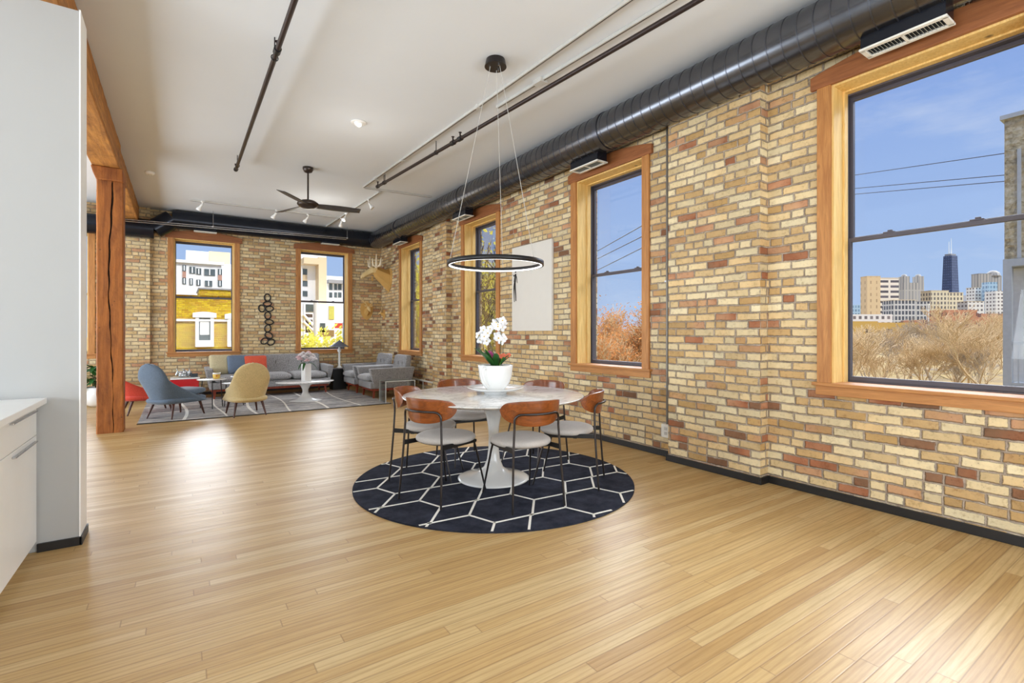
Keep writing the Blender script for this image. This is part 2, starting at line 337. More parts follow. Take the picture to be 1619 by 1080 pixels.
def glass(name, tint=(0.97, 0.985, 0.98), refl=0.05, rough=0.0):
    s = NT(name); s.t.nodes.remove(s.b); tr = s.n('ShaderNodeBsdfTransparent'); tr.inputs[0].default_value = (*tint, 1)
    gl = s.n('ShaderNodeBsdfGlossy'); gl.inputs['Roughness'].default_value = rough; mx = s.n('ShaderNodeMixShader')
    fr = s.n('ShaderNodeFresnel'); fr.inputs[0].default_value = 1.3
    s.l(s.math('MULTIPLY', fr.outputs[0], refl * 10), mx.inputs[0]); s.l(tr.outputs[0], mx.inputs[1]); s.l(gl.outputs[0], mx.inputs[2]); s.l(mx.outputs[0], s.o.inputs[0])
    MATS[name] = s.m; return s.m
m_glass = glass('window_glass', refl=0.06)
def leafy(name, col):
    s = NT(name); c = s.obj(); cc = s.ramp(s.noise(c, 3, 4), [(.3, tuple(v * .65 for v in col)), (.7, tuple(min(1, v * 1.35) for v in col))])
    s.l(cc, s.b.inputs['Base Color']); s.b.inputs['Roughness'].default_value = .8; tr = s.n('ShaderNodeBsdfTranslucent'); s.l(cc, tr.inputs[0])
    mx_ = s.n('ShaderNodeMixShader'); mx_.inputs[0].default_value = .45; s.l(s.b.outputs[0], mx_.inputs[1]); s.l(tr.outputs[0], mx_.inputs[2]); s.l(mx_.outputs[0], s.o.inputs[0]); return s.m
m_acry = glass('clear_acrylic', (0.97, 0.985, 0.985), 0.07)
# ------------------------------------------------------------------ mesh helpers
def link(o, parent=None):
    COL.objects.link(o)
    if parent: o.parent = parent
    return o
def tag(o, label=None, cat=None, group=None, kind=None):
    if label: o['label'] = label
    if cat: o['category'] = cat
    if group: o['group'] = group
    if kind: o['kind'] = kind
    return o
def empty(name, loc=(0, 0, 0), rz=0.0, label=None, cat=None, group=None, kind=None):
    o = bpy.data.objects.new(name, None); o.empty_display_size = 0.1; o.location = loc; o.rotation_euler = (0, 0, rz)
    link(o); return tag(o, label, cat, group, kind)
def dup(root, loc=None, rz=None, label=None, group=None, scale=None):
    r = root.copy(); COL.objects.link(r)
    if loc is not None: r.location = loc
    if rz is not None: r.rotation_euler = (0, 0, rz)
    if label: r['label'] = label
    if group: r['group'] = group
    if scale: r.scale = scale if hasattr(scale, '__len__') else (scale,) * 3
    def rec(a, b):
        for ch in list(a.children):
            c = ch.copy(); COL.objects.link(c); c.parent = b; rec(ch, c)
    rec(root, r); return r

class B:
    def __init__(s, mtx=None): s.v = []; s.f = []; s.m = mtx or Matrix(); s.sm = []
    def add(s, vs, fs, smooth=False, mtx=None):
        k = len(s.v); M = s.m @ mtx if mtx is not None else s.m
        s.v += [M @ Vector(p) for p in vs]; s.f += [tuple(k + i for i in f) for f in fs]; s.sm += [smooth] * len(fs); return s
    def box(s, x0, x1, y0, y1, z0, z1, mtx=None):
        vs = [(x, y, z) for z in (z0, z1) for y in (y0, y1) for x in (x0, x1)]
        return s.add(vs, [(0, 2, 3, 1), (4, 5, 7, 6), (0, 1, 5, 4), (2, 6, 7, 3), (0, 4, 6, 2), (1, 3, 7, 5)], False, mtx)
    def prism(s, poly, z0, z1, mtx=None, smooth=False):
        n = len(poly); vs = [(x, y, z0) for x, y in poly] + [(x, y, z1) for x, y in poly]
        return s.add(vs, [tuple(range(n))[::-1], tuple(range(n, 2 * n))] + [(i, (i + 1) % n, n + (i + 1) % n, n + i) for i in range(n)], smooth, mtx)
    def cone(s, p0, p1, r0, r1=None, seg=12, caps=True, smooth=True):
        r1 = r0 if r1 is None else r1; p0, p1 = Vector(p0), Vector(p1); d = (p1 - p0)
        q = d.to_track_quat('Z', 'Y') if d.length > 1e-9 else Matrix().to_quaternion(); vs = []
        for p, r in ((p0, r0), (p1, r1)):
            for i in range(seg):
                a = 2 * pi * i / seg; vs.append(p + q @ Vector((r * cos(a), r * sin(a), 0)))
        fs = [(i, (i + 1) % seg, seg + (i + 1) % seg, seg + i) for i in range(seg)]
        s.add(vs, fs, smooth)
        if caps: s.add(vs, [tuple(range(seg))[::-1], tuple(range(seg, 2 * seg))])
        return s
    def tube(s, pts, r, seg=8, closed=False, caps=True, flatten=None):
        pts = [Vector(p) for p in pts]; n = len(pts); rs = r if hasattr(r, '__len__') else [r] * n; vs = []
        prev = None
        for i, p in enumerate(pts):
            if closed: t = (pts[(i + 1) % n] - pts[i - 1])
            else: t = pts[min(i + 1, n - 1)] - pts[max(i - 1, 0)]
            t.normalize()
            if prev is None:
                up = Vector((0, 0, 1)) if abs(t.z) < 0.9 else Vector((1, 0, 0)); a = t.cross(up).normalized()
            else: a = (prev - t * prev.dot(t)).normalized()
            prev = a; b = t.cross(a)
            for k in range(seg):
                w = 2 * pi * k / seg; vs.append(p + (a * cos(w) + b * sin(w)) * rs[i])
        fs = []
        for i in range(n if closed else n - 1):
            j = (i + 1) % n
            for k in range(seg):
                l = (k + 1) % seg; fs.append((i * seg + k, i * seg + l, j * seg + l, j * seg + k))
        s.add(vs, fs, True)
        if caps and not closed: s.add(vs, [tuple(range(seg))[::-1], tuple(range((n - 1) * seg, n * seg))])
        return s
    def lathe(s, prof, seg=32, c=(0, 0, 0), sx=1.0, sy=1.0, smooth=True, caps=True):
        n = len(prof); vs = []
        for r, z in prof:
            for k in range(seg):
                a = 2 * pi * k / seg; vs.append((c[0] + r * cos(a) * sx, c[1] + r * sin(a) * sy, c[2] + z))
        fs = [(i * seg + k, i * seg + (k + 1) % seg, (i + 1) * seg + (k + 1) % seg, (i + 1) * seg + k) for i in range(n - 1) for k in range(seg)]
        s.add(vs, fs, smooth)
        if caps and prof[0][0] > 1e-6: s.add(vs, [tuple(range(seg))[::-1]])
        if caps and prof[-1][0] > 1e-6: s.add(vs, [tuple(range((n - 1) * seg, n * seg))])
        return s
    def ball(s, c, r, seg=12, rings=8, scale=(1, 1, 1)):
        vs = []; 
        for i in range(rings + 1):
            th = pi * i / rings
            for k in range(seg):
                a = 2 * pi * k / seg; vs.append((c[0] + r * sin(th) * cos(a) * scale[0], c[1] + r * sin(th) * sin(a) * scale[1], c[2] - r * cos(th) * scale[2]))
        return s.add(vs, [(i * seg + k, i * seg + (k + 1) % seg, (i + 1) * seg + (k + 1) % seg, (i + 1) * seg + k) for i in range(rings) for k in range(seg)], True)
    def puff(s, c, h, e=0.35, e2=0.35, seg=36, rings=14, mtx=None, fn=None):
        """cushion: superellipsoid with half sizes h"""
        sp = lambda w, m: math.copysign(abs(w) ** m, w); vs = []
        for i in range(rings + 1):
            th = -pi / 2 + pi * i / rings
            for k in range(seg):
                a = 2 * pi * k / seg
                p = [h[0] * sp(cos(th), e2) * sp(cos(a), e), h[1] * sp(cos(th), e2) * sp(sin(a), e), h[2] * sp(sin(th), max(e2, 0.8))]
                if fn: p = fn(p)
                vs.append((c[0] + p[0], c[1] + p[1], c[2] + p[2]))
        return s.add(vs, [(i * seg + k, i * seg + (k + 1) % seg, (i + 1) * seg + (k + 1) % seg, (i + 1) * seg + k) for i in range(rings) for k in range(seg)], True, mtx)
    def grid(s, fn, nu, nv, smooth=True, closed_u=False):
        vs = [fn(i / nu, j / nv) for i in range(nu + 1) for j in range(nv + 1)]; k = nv + 1
        return s.add(vs, [(i * k + j, (i + 1) * k + j, (i + 1) * k + j + 1, i * k + j + 1) for i in range(nu) for j in range(nv)], smooth)
    def done(s, name, mat, parent=None, bevel=0.0, seg=2, solid=0.0, off=0.0, sub=0, merge=False, label=None, loc=None):
        me = bpy.data.meshes.new(name); me.from_pydata([tuple(v) for v in s.v], [], s.f); me.validate(); 
        if len(me.polygons) == len(s.sm): me.polygons.foreach_set('use_smooth', s.sm)
        bm = bmesh.new(); bm.from_mesh(me)
        if merge: bmesh.ops.remove_doubles(bm, verts=bm.verts, dist=1e-5)
        if not solid: bmesh.ops.recalc_face_normals(bm, faces=bm.faces)
        bm.to_mesh(me); bm.free()
        me.materials.append(mat); o = bpy.data.objects.new(name, me); link(o, parent)
        if loc is not None: o.location = loc
        if solid:
            md = o.modifiers.new('thickness', 'SOLIDIFY'); md.thickness = solid; md.offset = off
        if bevel:
            md = o.modifiers.new('bevel', 'BEVEL'); md.width = bevel; md.segments = seg; md.limit_method = 'ANGLE'; md.harden_normals = False
        if sub:
            md = o.modifiers.new('sub', 'SUBSURF'); md.levels = sub; md.render_levels = sub
        if label: o['label'] = label
        return o
def RZ(a): return Matrix.Rotation(a, 4, 'Z')
def T(x, y=None, z=None): return Matrix.Translation(Vector(x) if y is None else Vector((x, y, z)))
# ------------------------------------------------------------------ room shell
XW, YB, ZC, WT = 4.25, 12.24, 3.78, 0.36
XL, YR = -5.0, -3.0
WCR = [1.265, 4.26, 7.29, 10.34]; WCB = [-1.98, 0.443, 2.868]
HW, ZS, ZH = 0.55, 0.90, 3.25
def wall_boxes(b, u0, u1, cs, mk):
    """solid wall with openings; mk(u0,u1,z0,z1) adds a block"""
    cur = u0
    for c in sorted(cs):
        mk(cur, c - HW, 0, ZC + .1); mk(c - HW, c + HW, 0, ZS); mk(c - HW, c + HW, ZH, ZC + .1); cur = c + HW
    mk(cur, u1, 0, ZC + .1)
b = B(); wall_boxes(b, YR - .3, YB + WT, WCR, lambda a, c, z0, z1: b.box(XW, XW + WT, a, c, z0 - (0.02 if z0 == 0 else 0), z1))
b.box(4.13, XW + .01, 2.32, 3.28, -.02, ZC + .05); b.box(4.13, XW + .01, 8.33, 8.93, -.02, ZC + .05)
tag(b.done('wall_right', m_brick_r), kind='structure')
b = B(); wall_boxes(b, XL - .3, XW, WCB, lambda a, c, z0, z1: b.box(a, c, YB, YB + WT, z0 - (0.02 if z0 == 0 else 0), z1))
b.box(-1.22, -0.49, YB - .10, YB + .01, -.02, ZC + .05)
tag(b.done('wall_back', m_brick_b), kind='structure')
tag(B().box(XL - .3, XL, YR, YB, -.02, ZC + .1).done('wall_left', m_wallw), kind='structure')
tag(B().box(XL - .3, XW, YR - .3, YR, -.02, ZC + .1).done('wall_front', m_wallw), kind='structure')
tag(B().box(XL - .3, XW + WT, YR - .3, YB + WT, -.25, 0).done('floor', m_floor), kind='structure')
tag(B().box(XL - .3, XW + WT, YR - .3, YB + WT, ZC, ZC + .25).done('ceiling', m_ceil), kind='structure')
# black baseboards follow the piers
bh, bt = .062, .018
b = B()
b.box(XW - bt, XW, YR, 2.32, 0, bh); b.box(4.13 - bt, XW, 2.32 - bt, 2.32, 0, bh); b.box(4.13 - bt, 4.13, 2.32, 3.28, 0, bh); b.box(4.13 - bt, XW, 3.28, 3.28 + bt, 0, bh)
b.box(XW - bt, XW, 3.28 + bt, 8.33 - bt, 0, bh); b.box(4.13 - bt, XW, 8.33 - bt, 8.33, 0, bh); b.box(4.13 - bt, 4.13, 8.33, 8.93, 0, bh); b.box(4.13 - bt, XW, 8.93, 8.93 + bt, 0, bh)
b.box(XW - bt, XW, 8.93 + bt, YB, 0, bh)
tag(b.done('baseboard_right', m_base, bevel=.003), kind='structure')
b = B().box(-0.49, XW - bt, YB - bt, YB, 0, bh); b.box(-1.22 - bt, -0.49 + bt, YB - .1 - bt, YB - .1, 0, bh); b.box(XL, -1.22 - bt, YB - bt, YB, 0, bh)
tag(b.done('baseboard_back', m_base, bevel=.003), kind='structure')

# ------------------------------------------------------------------ windows (local frame: x along the wall, y out of the room, z up)
def arch(hw, n=18, z0=ZH - .005, zs=3.345, zc=3.43):
    R_ = (hw * hw + (zc - zs) ** 2) / (2 * (zc - zs)); return [(-hw, z0)] + [(-hw + 2 * hw * i / n, zc - R_ + sqrt(R_ * R_ - (-hw + 2 * hw * i / n) ** 2)) for i in range(n + 1)] + [(hw, z0)]
XZ = Matrix(((1, 0, 0, 0), (0, 0, 1, 0), (0, 1, 0, 0), (0, 0, 0, 1)))     # prism poly (x,z) extruded in y
def make_window(name, loc, rz):
    w = empty(name, loc, rz, kind='structure')
    B().box(-HW - .095, -HW + .004, -.026, 0, .905, ZH).done('casing', m_case, w, bevel=.003)
    B().box(HW - .004, HW + .095, -.026, 0, .905, ZH).done('casing', m_case, w, bevel=.003)
    B().prism(arch(.69), -.036, 0, XZ).done('head_casing', m_head, w, bevel=.003)
    B().box(-.655, .655, -.024, 0, .81, .885).done('apron', m_caseh, w, bevel=.003)
    B().box(-.675, .675, -.05, .210, .882, .908).done('stool', m_caseh, w, bevel=.004)
    # soldier bricks following the arch
    b = B(); n = 19
    for i in range(n):
        x = -.74 + 1.48 * (i + .5) / n; zb = 3.44 - .19 * x * x + .002; a = -x * .38
        m = T(x, -.004, zb) @ Matrix.Rotation(-a, 4, 'Y')
        b.box(-.034, .034, 0, .02, 0, .20, m)
    b.done('brick_arch', m_brick_r if abs(rz) > .1 else m_brick_b, w, bevel=.003)
    j = B(); j.box(-HW, -HW + .02, 0, .210, .905, ZH); j.box(HW - .02, HW, 0, .210, .905, ZH); j.box(-HW + .02, HW - .02, 0, .210, ZH - .02, ZH)
    j.box(-HW + .02, -HW + .034, .15, .210, .905, ZH - .02); j.box(HW - .034, HW - .02, .15, .210, .905, ZH - .02); j.box(-HW + .034, HW - .034, .15, .210, ZH - .034, ZH - .02)
    j.done('jamb', m_jamb, w, bevel=.002)
    f = B(); a, d0, d1 = HW, .210, .320
    f.box(-a, -a + .024, d0, d1, .88, ZH); f.box(a - .024, a, d0, d1, .88, ZH); f.box(-a + .024, a - .024, d0, d1, ZH - .045, ZH); f.box(-a + .024, a - .024, d0, d1, .88, .918)
    f.done('outer_frame', m_sash, w, bevel=.002)
    def sash(z0, z1, y0, th, bt_, tp):
        s = B(); x = a - .024
        s.box(-x, -x + .024, y0, y0 + th, z0, z1); s.box(x - .024, x, y0, y0 + th, z0, z1)
        s.box(-x + .024, x - .024, y0, y0 + th, z0, z0 + bt_); s.box(-x + .024, x - .024, y0, y0 + th, z1 - tp, z1)
        so = s.done('sash', m_sash, w, bevel=.002)
        B().box(-x + .02, x - .02, y0 + th * .5 - .003, y0 + th * .5 + .003, z0 + bt_ - .006, z1 - tp + .006).done('pane', m_glass, so)
        return so
    lo = sash(.918, 2.062, .225, .036, .035, .032); up = sash(2.045, ZH - .045, .267, .036, .028, .028)
    for x in (-.25, .25): B().box(x - .035, x + .035, .227, .265, 2.062, 2.074).box(x - .008, x + .02, .231, .255, 2.074, 2.086).done('sash_lock', m_sash, lo, bevel=.002)
    return w
for i, c in enumerate(WCR): make_window('window_%d' % (i + 1), (XW, c, 0), -pi / 2)
for i, c in enumerate(WCB): make_window('window_%d' % (i + 5), (c, YB, 0), 0)

# ------------------------------------------------------------------ partition and low cabinet on the left
p = B().box(-4.98, -0.508, 4.0, 4.23, .0, 3.28).done('partition', m_wallw, bevel=.004)
tag(p, 'tall white freestanding partition panel behind the white base cabinet', 'partition')
B().box(-.700, -.502, 3.985, 4.0, .0, .05).box(-.508, -.496, 3.985, 4.24, .0, .05).done('baseboard', m_base, p)
B().box(-.512, -.5045, 3.996, 4.234, .05, 3.284).done('corner_trim', m_white, p)
cab = empty('base_cabinet', (-.70, 2.9, 0), 0, 'long white handleless base cabinet run standing against the white partition', 'cabinet')
B().box(-.60, -.02, -1.8, 1.085, .07, .88).done('carcass', m_white, cab)
B().box(-.60, -.06, -1.8, 1.085, 0, .07).done('plinth', m_white, cab)
def handle(par, y0, y1, z):
    B().box(0.0, .016, y0, y1, z - .004, z + .004).done('handle', m_metal, par, bevel=.002)
yy = [1.083, .24, -.6, -1.2]
for k in range(3):
    y1, y0 = yy[k] - .002, yy[k + 1] + .002
    d = B().box(-.02, 0, y0, y1, .70, .872).done('drawer', m_white, cab, bevel=.002); handle(d, y0 + .28, y1 - .05, .845)
    d = B().box(-.02, 0, y0, y1, .07, .696).done('door', m_white, cab, bevel=.002); handle(d, y0 + .32, y1 - .05, .668)
tag(B().box(-1.32, -.655, 1.0, 3.985, .881, .915).done('worktop', m_white, bevel=.003), 'white countertop slab lying on the white base cabinet', 'worktop')

# ------------------------------------------------------------------ timber post and beam
def rough(b, name, mat, par=None, amp=.008, sub=5, bevel=.012, **k):
    o = b.done(name, mat, par, bevel=bevel, seg=2, **k); md = o.modifiers.new('cut', 'SUBSURF'); md.subdivision_type = 'SIMPLE'; md.levels = sub; md.render_levels = sub
    tx = bpy.data.textures.new(name + '_wear', 'CLOUDS'); tx.noise_scale = .16; tx.noise_depth = 3
    dm = o.modifiers.new('wear', 'DISPLACE'); dm.texture = tx; dm.strength = amp * 2; dm.mid_level = .5; dm.texture_coords = 'LOCAL'
    return o
post = empty('timber_post', (-.75, 8.355, 0), 0, 'old reddish timber post with a long dark crack standing on the oak floor', 'post')
def crack_x(z):
    return .012 + .010 * sin(z * 2.3 + .4) + .016 * sin(z * 1.1 + 2.0) + .004 * sin(z * 17) + (.018 if z > 2.2 else 0) * min(1, (z - 2.2))
b = B()
for side in (-1, 1):
    n = 60; zs = [3.28 * i / n for i in range(n + 1)]
    # half post whose front face stops at the split
    vs = []; fs = []
    for z in zs:
        cx_ = crack_x(z); e_ = side * .137
        g = (.006 if z > .9 else .0045) + .003 * sin(z * 9 + side) + (.004 if z > 1.8 else 0)
        xs = [(cx_ + side * g, -.135), (cx_ + side * .001, -.07), (cx_ + side * .0, .135), (e_, .135), (e_, -.125), (e_ - side * .012, -.135)]
        vs += [(x_, y_, z) for x_, y_ in xs]
    m = 6
    for i in range(n):
        for k in range(m):
            l = (k + 1) % m; fs.append((i * m + k, i * m + l, (i + 1) * m + l, (i + 1) * m + k))
    fs += [tuple(range(m)), tuple(range(n * m, n * m + m))]
    b.add(vs, fs)
o = b.done('shaft', m_post, post)
md = o.modifiers.new('cut', 'SUBSURF'); md.subdivision_type = 'SIMPLE'; md.levels = 2; md.render_levels = 2
tx = bpy.data.textures.new('post_wear', 'CLOUDS'); tx.noise_scale = .12; tx.noise_depth = 3
dm = o.modifiers.new('wear', 'DISPLACE'); dm.texture = tx; dm.strength = .012; dm.mid_level = .5; dm.texture_coords = 'LOCAL'
b = B()
for i in range(40):
    z0, z1 = 3.26 * i / 40, 3.26 * (i + 1) / 40; b.add([(crack_x(z0) - .016, -.118, z0), (crack_x(z0) + .012, -.118, z0), (crack_x(z1) + .012, -.118, z1), (crack_x(z1) - .012, -.118, z1), (crack_x(z0) - .012, -.09, z0), (crack_x(z0) + .012, -.09, z0), (crack_x(z1) + .012, -.09, z1), (crack_x(z1) - .012, -.09, z1)],
        [(0, 1, 2, 3), (7, 6, 5, 4), (0, 4, 5, 1), (2, 6, 7, 3), (0, 3, 7, 4), (1, 5, 6, 2)])
b.done('crack', m_crack, post)
bol = B().prism([(-.135, 3.27), (-.17, 3.36), (-.19, 3.44), (.135, 3.44), (.14, 3.27)], -.19, .19, XZ)
rough(bol, 'bolster', m_post, post, .006, 4)
bm_ = empty('timber_beam', (-.77, 8.0, 3.44), 0, 'heavy honey-coloured timber beam under the ceiling resting on the old post', 'beam')
rough(B().box(-.16, .125, -9.5, .28, 0, ZC - 3.44 - .003), 'near_timber', m_beam, bm_, .006, 6)
rough(B().box(-.16, .110, .30, 4.20, .04, ZC - 3.44 - .003), 'far_timber', m_beam, bm_, .006, 6)
# ------------------------------------------------------------------ ducts
def spiral(b, p0, p1, r, pitch=.115):
    p0, p1 = Vector(p0), Vector(p1); d = p1 - p0; L = d.length; d.normalize(); n = int(L / pitch)
    for i in range(n + 1):
        c = p0 + d * (i * pitch); b.cone(c - d * .004, c + d * .004, r + .003, seg=40)
duct = empty('spiral_duct', (3.985, 5, 3.565), 0, 'dark spiral-seamed round duct running under the ceiling along the side wall', 'duct')
B().cone((0, -7.5, 0), (0, 6.86, 0), .2, seg=48).done('tube', m_duct, duct)
b = B(); spiral(b, (0, -7.4, 0), (0, 6.8, 0), .2); b.done('seams', m_ductr, duct)
for y in (-1.0, 2.3, 5.2): B().cone((0, y - .03, 0), (0, y + .03, 0), .209, seg=40).done('coupling', m_ductr, duct)
def register(name, c, L, Wd, rz, lab, drop=.10):
    r = empty(name, c, rz, lab, 'vent', 'white registers under the ducts')
    b = B().box(-L / 2 - .012, L / 2 + .012, -Wd / 2 - .012, Wd / 2 + .012, 0.008, drop); b.done('boot', m_bduct, r, bevel=.004)
    b = B()
    for x0, x1, y0, y1 in ((-L/2-.02, L/2+.02, -Wd/2-.02, -Wd/2+.012), (-L/2-.02, L/2+.02, Wd/2-.012, Wd/2+.02), (-L/2-.02, -L/2+.012, -Wd/2, Wd/2), (L/2-.012, L/2+.02, -Wd/2, Wd/2), (-.008, .008, -Wd/2, Wd/2)): b.box(x0, x1, y0, y1, -.006, .008)
    b.done('frame', m_vent, r, bevel=.002)
    b = B(); n = int(L / .020)
    for i in range(n):
        x = -L / 2 + L * (i + .5) / n; b.box(-.001, .001, -Wd / 2, Wd / 2, -.006, .006, T(x, 0, .002) @ Matrix.Rotation(R(35), 4, 'Y'))
    b.done('slats', m_ventin, r); return r
# registers hang under the duct, long side along the wall
for y, lab in ((1.27, 'white two-panel register hanging under the duct above the nearest window'), (4.36, 'white register under the duct above the window right of the canvas'), (7.50, 'small white register under the duct above the window behind the pendant ring'), (10.40, 'farthest white register under the side duct near the moose head')):
    register('duct_register', (4.03, y, 3.275), .44, .13, pi / 2, lab, .135)
ed = empty('end_wall_duct', (0, 12.0, 3.575), 0, 'black painted duct with an offset running above the end wall windows', 'duct')
B().cone((-.12, 0, 0), (4.1, 0, 0), .185, seg=36).done('tube', m_bduct, ed)
B().cone((-.42, 0, -.235), (-.12, 0, 0), .185, .185, seg=36).done('offset', m_bduct, ed)
B().cone((-4.8, 0, -.235), (-.42, 0, -.235), .185, seg=36).done('lower_tube', m_bduct, ed)
for x in (1.3, 3.2, 3.45, 3.7): B().cone((x - .012, 0, 0), (x + .012, 0, 0), .19, seg=36).done('coupling', m_bduct, ed)
for x in (-.62, -2.0): B().cone((x - .012, 0, -.235), (x + .012, 0, -.235), .19, seg=36).done('coupling', m_bduct, ed)
for x, lab in ((.44, 'white-edged register under the black duct above the yellow building window'), (2.92, 'white-edged register under the black duct above the window beside the moose head')):
    register('duct_register', (x, 11.94, 3.372), .36, .10, 0, lab, .06)
# slim conduit in front of the end duct
pp = empty('ceiling_conduit', (0, 11.72, 0), 0, 'pair of thin silver conduits with clamps in front of the black end duct', 'conduit')
A_, B_ = ony(197, 346.5, 11.72), ony(549, 376.5, 11.72); A_.y = B_.y = 0
A2, B2 = A_ + Vector((0, 0, -.035)), B_ + Vector((-.02, 0, -.035))
B().tube([A_, B_], .009).done('pipe', m_metal, pp); B().tube([A2, B2], .009).done('pipe', m_metal, pp)
for px in (337, 549):
    c = ony(px, 350, 11.72); zz = A_.z + (B_.z - A_.z) * (c.x - A_.x) / (B_.x - A_.x)
    B().tube([(c.x, 0, zz), (c.x, 0, ZC)], .005).ball((c.x, 0, zz), .024).done('hanger', m_metal, pp)
# ------------------------------------------------------------------ sprinkler pipes
def sprinkler(name, A, Bp, hang, lab, r=.021, joints=()):
    A, Bp = Vector(A), Vector(Bp); e = empty(name, A, 0, lab, 'pipe'); d = Bp - A
    B().tube([(0, 0, 0), d], r, 12).done('pipe', m_pipe, e)
    for t in hang:
        c = d * t; b = B().tube([c + Vector((0, 0, r)), (c.x, c.y, ZC - A.z)], .005, 6)
        n = d.normalized(); b.tube([c + (Vector((0, 0, 1)) * cos(a) + Vector((0, 0, 1)).cross(n) * sin(a)) * (r + .006) for a in [2 * pi * k / 14 for k in range(14)]], .004, 6, closed=True)
        b.done('hanger', m_black, e)
    for t in joints:
        c = d * t; n = d.normalized(); o = B().cone(c - n * .035, c + n * .035, r + .009).done('coupling', m_black, e)
        B().cone(c + Vector((0, 0, r)), c + Vector((0, 0, r + .05)), .009, .009).cone(c + Vector((0, 0, r + .05)), c + Vector((0, 0, r + .054)), .02, .02).done('sprinkler_head', m_pipe, e)
    n = d.normalized(); B().cone(d - n * .03, d + n * .02, r + .008).done('end_cap', m_black, e)
    B().cone(d - n * .01 + Vector((0, 0, r)), d - n * .01 + Vector((0, 0, r + .05)), .009).cone(d - n * .01 + Vector((0, 0, r + .05)), d - n * .01 + Vector((0, 0, r + .054)), .02).done('sprinkler_head', m_pipe, e)
    return e
a0, b0 = onz(1105, 0, 3.57), onz(597, 295, 3.66); dd = a0 - b0
sprinkler('sprinkler_pipe', b0 + dd * 1.5, b0, [1 - .345 / 1.5 * 1.0, .97, .965], 'long dark iron sprinkler pipe hanging beneath the ceiling above the pendant lamp', joints=[1 - .42 / 1.5 * 1.0, .70])
a0, b0 = onz(466, 0, 3.60), onz(373, 268, 3.64); dd = a0 - b0
sprinkler('sprinkler_pipe', b0 + dd * 1.6, b0, [.5, .97], 'dark iron sprinkler pipe on the left side of the ceiling near the beam', joints=[1 - .83 / 1.6])
# ------------------------------------------------------------------ track lighting
def track(A, Bp, lab, w=.018, z=ZC, name='light_track'):
    A, Bp = Vector((A.x, A.y, z)), Vector((Bp.x, Bp.y, z)); d = Bp - A; L = d.length; a = atan2(d.y, d.x)
    e = empty(name, A, a, lab, 'track')
    B().box(0, L, -w, w, -.03, -.001).done('rail', m_rail, e, bevel=.003)
    B().box(.02, L - .02, -.004, .004, -.0315, -.029).done('slot', m_pipe, e); return e, L
zt = ZC - .03
P0, P1 = onz(1000, 0, zt), onz(575, 297, zt); D = P0 - P1
e, L = track(P1 + D * 1.4, P1, 'long pale ceiling track running from above the dining table towards the fan')
for t in (.55, .80, .93): B().box(L * t - .03, L * t + .03, -.026, .026, -.04, 0.0).done('connector', m_rail, e, bevel=.003)
P0, P1 = onz(1070, 0, zt), onz(786, 172, zt); D = P0 - P1
e, L = track(P1 + D * 1.4, P1, 'pale ceiling track with a junction box beside the near end of the sprinkler pipe')
c = onz(854, 131, zt) - P1; tt = 1 - (c.length / (D.length * 1.4))
B().box(L * tt - .06, L * tt + .06, -.045, .045, -.045, 0.0).done('junction_box', m_rail, e, bevel=.004)
track(onz(683, 313, zt), onz(575, 298, zt), 'thin grey ceiling raceway between the long track and the side duct', w=.008, name='ceiling_raceway')
track(onz(600, 305, zt), onz(516, 359, zt), 'pale ceiling track with spot heads between the fan and the side duct')
track(onz(300, 317.5, zt), onz(536, 345, zt), 'pale ceiling track with spot heads in front of the black end duct')
def make_spot(lit=True):
    s = empty('track_spotlight', (0, 0, 0), 0, 'white track spotlight', 'lamp')
    B().box(-.04, .04, -.018, .018, -.03, 0).done('adapter', m_white, s, bevel=.003)
    B().tube([(0, 0, -.03), (0, 0, -.08), (0, .02, -.10)], .008, 8).done('arm', m_white, s)
    M_ = T(0, .02, -.10) @ Matrix.Rotation(R(35), 4, 'X')
    B(M_).lathe([(.022, .02), (.026, 0), (.028, -.05), (.05, -.10), (.058, -.15), (.050, -.15), (.044, -.11), (.02, -.04), (.018, .018)], 20, caps=False).done('shade', m_white, s)
    B(M_).lathe([(0, -.125), (.047, -.125), (.047, -.122), (0, -.122)], 20).done('bulb', m_lampw if lit else m_vent, s)
    return s
sp = make_spot(True); sp2 = make_spot(False)
spots = [(320, 318, 1, 1.0, 'lit white spotlight at the left end of the track before the end duct'), (487, 339, 1, 1.0, 'lit white spotlight on the far track just below the fan'), (437, 332, 0, 1.0, 'unlit white spotlight on the far track left of the fan blades'),
         (547, 337, 1, 2.2, 'lit white spotlight where the two far tracks meet'), (540, 345, 0, 0, 'unlit white spotlight at the right end of the far track'), (583, 316, 0, 3.9, 'white spotlight angled to the right on the short track near the side duct')]
sp.scale = sp2.scale = (.75, .75, .75)
first = {1: sp, 0: sp2}
for px, py, lit, a, lab in spots:
    c = onz(px, py, ZC - .03); c.z = ZC - .03
    if first[lit] is not None: o = first[lit]; first[lit] = None; o.location = c; o.rotation_euler = (0, 0, a); o['label'] = lab
    else: dup(sp if lit else sp2, c, a, lab)
for o in [o for o in bpy.data.objects if o.name.startswith('track_spotlight')]: o['group'] = 'track spotlights'
rc = empty('recessed_light', onz(567, 193, ZC), 0, 'round white eyeball downlight recessed in the ceiling', 'lamp')
B().lathe([(.045, -.001), (.085, -.001), (.088, -.008), (.075, -.012), (.05, -.008), (.045, -.001)], 28, caps=False).done('trim_ring', m_white, rc)
B(Matrix.Rotation(R(-25), 4, 'X')).lathe([(0, -.045), (.03, -.045), (.05, -.03), (.055, 0), (.0, 0)], 24).done('eyeball', m_white, rc)
B(Matrix.Rotation(R(-25), 4, 'X')).lathe([(0, -.049), (.027, -.049), (.027, -.045), (0, -.045)], 20).done('bulb', m_lampw, rc)
sd = empty('smoke_detector', onz(237, 272, ZC), 0, 'small white smoke detector on the ceiling beside the beam', 'detector')
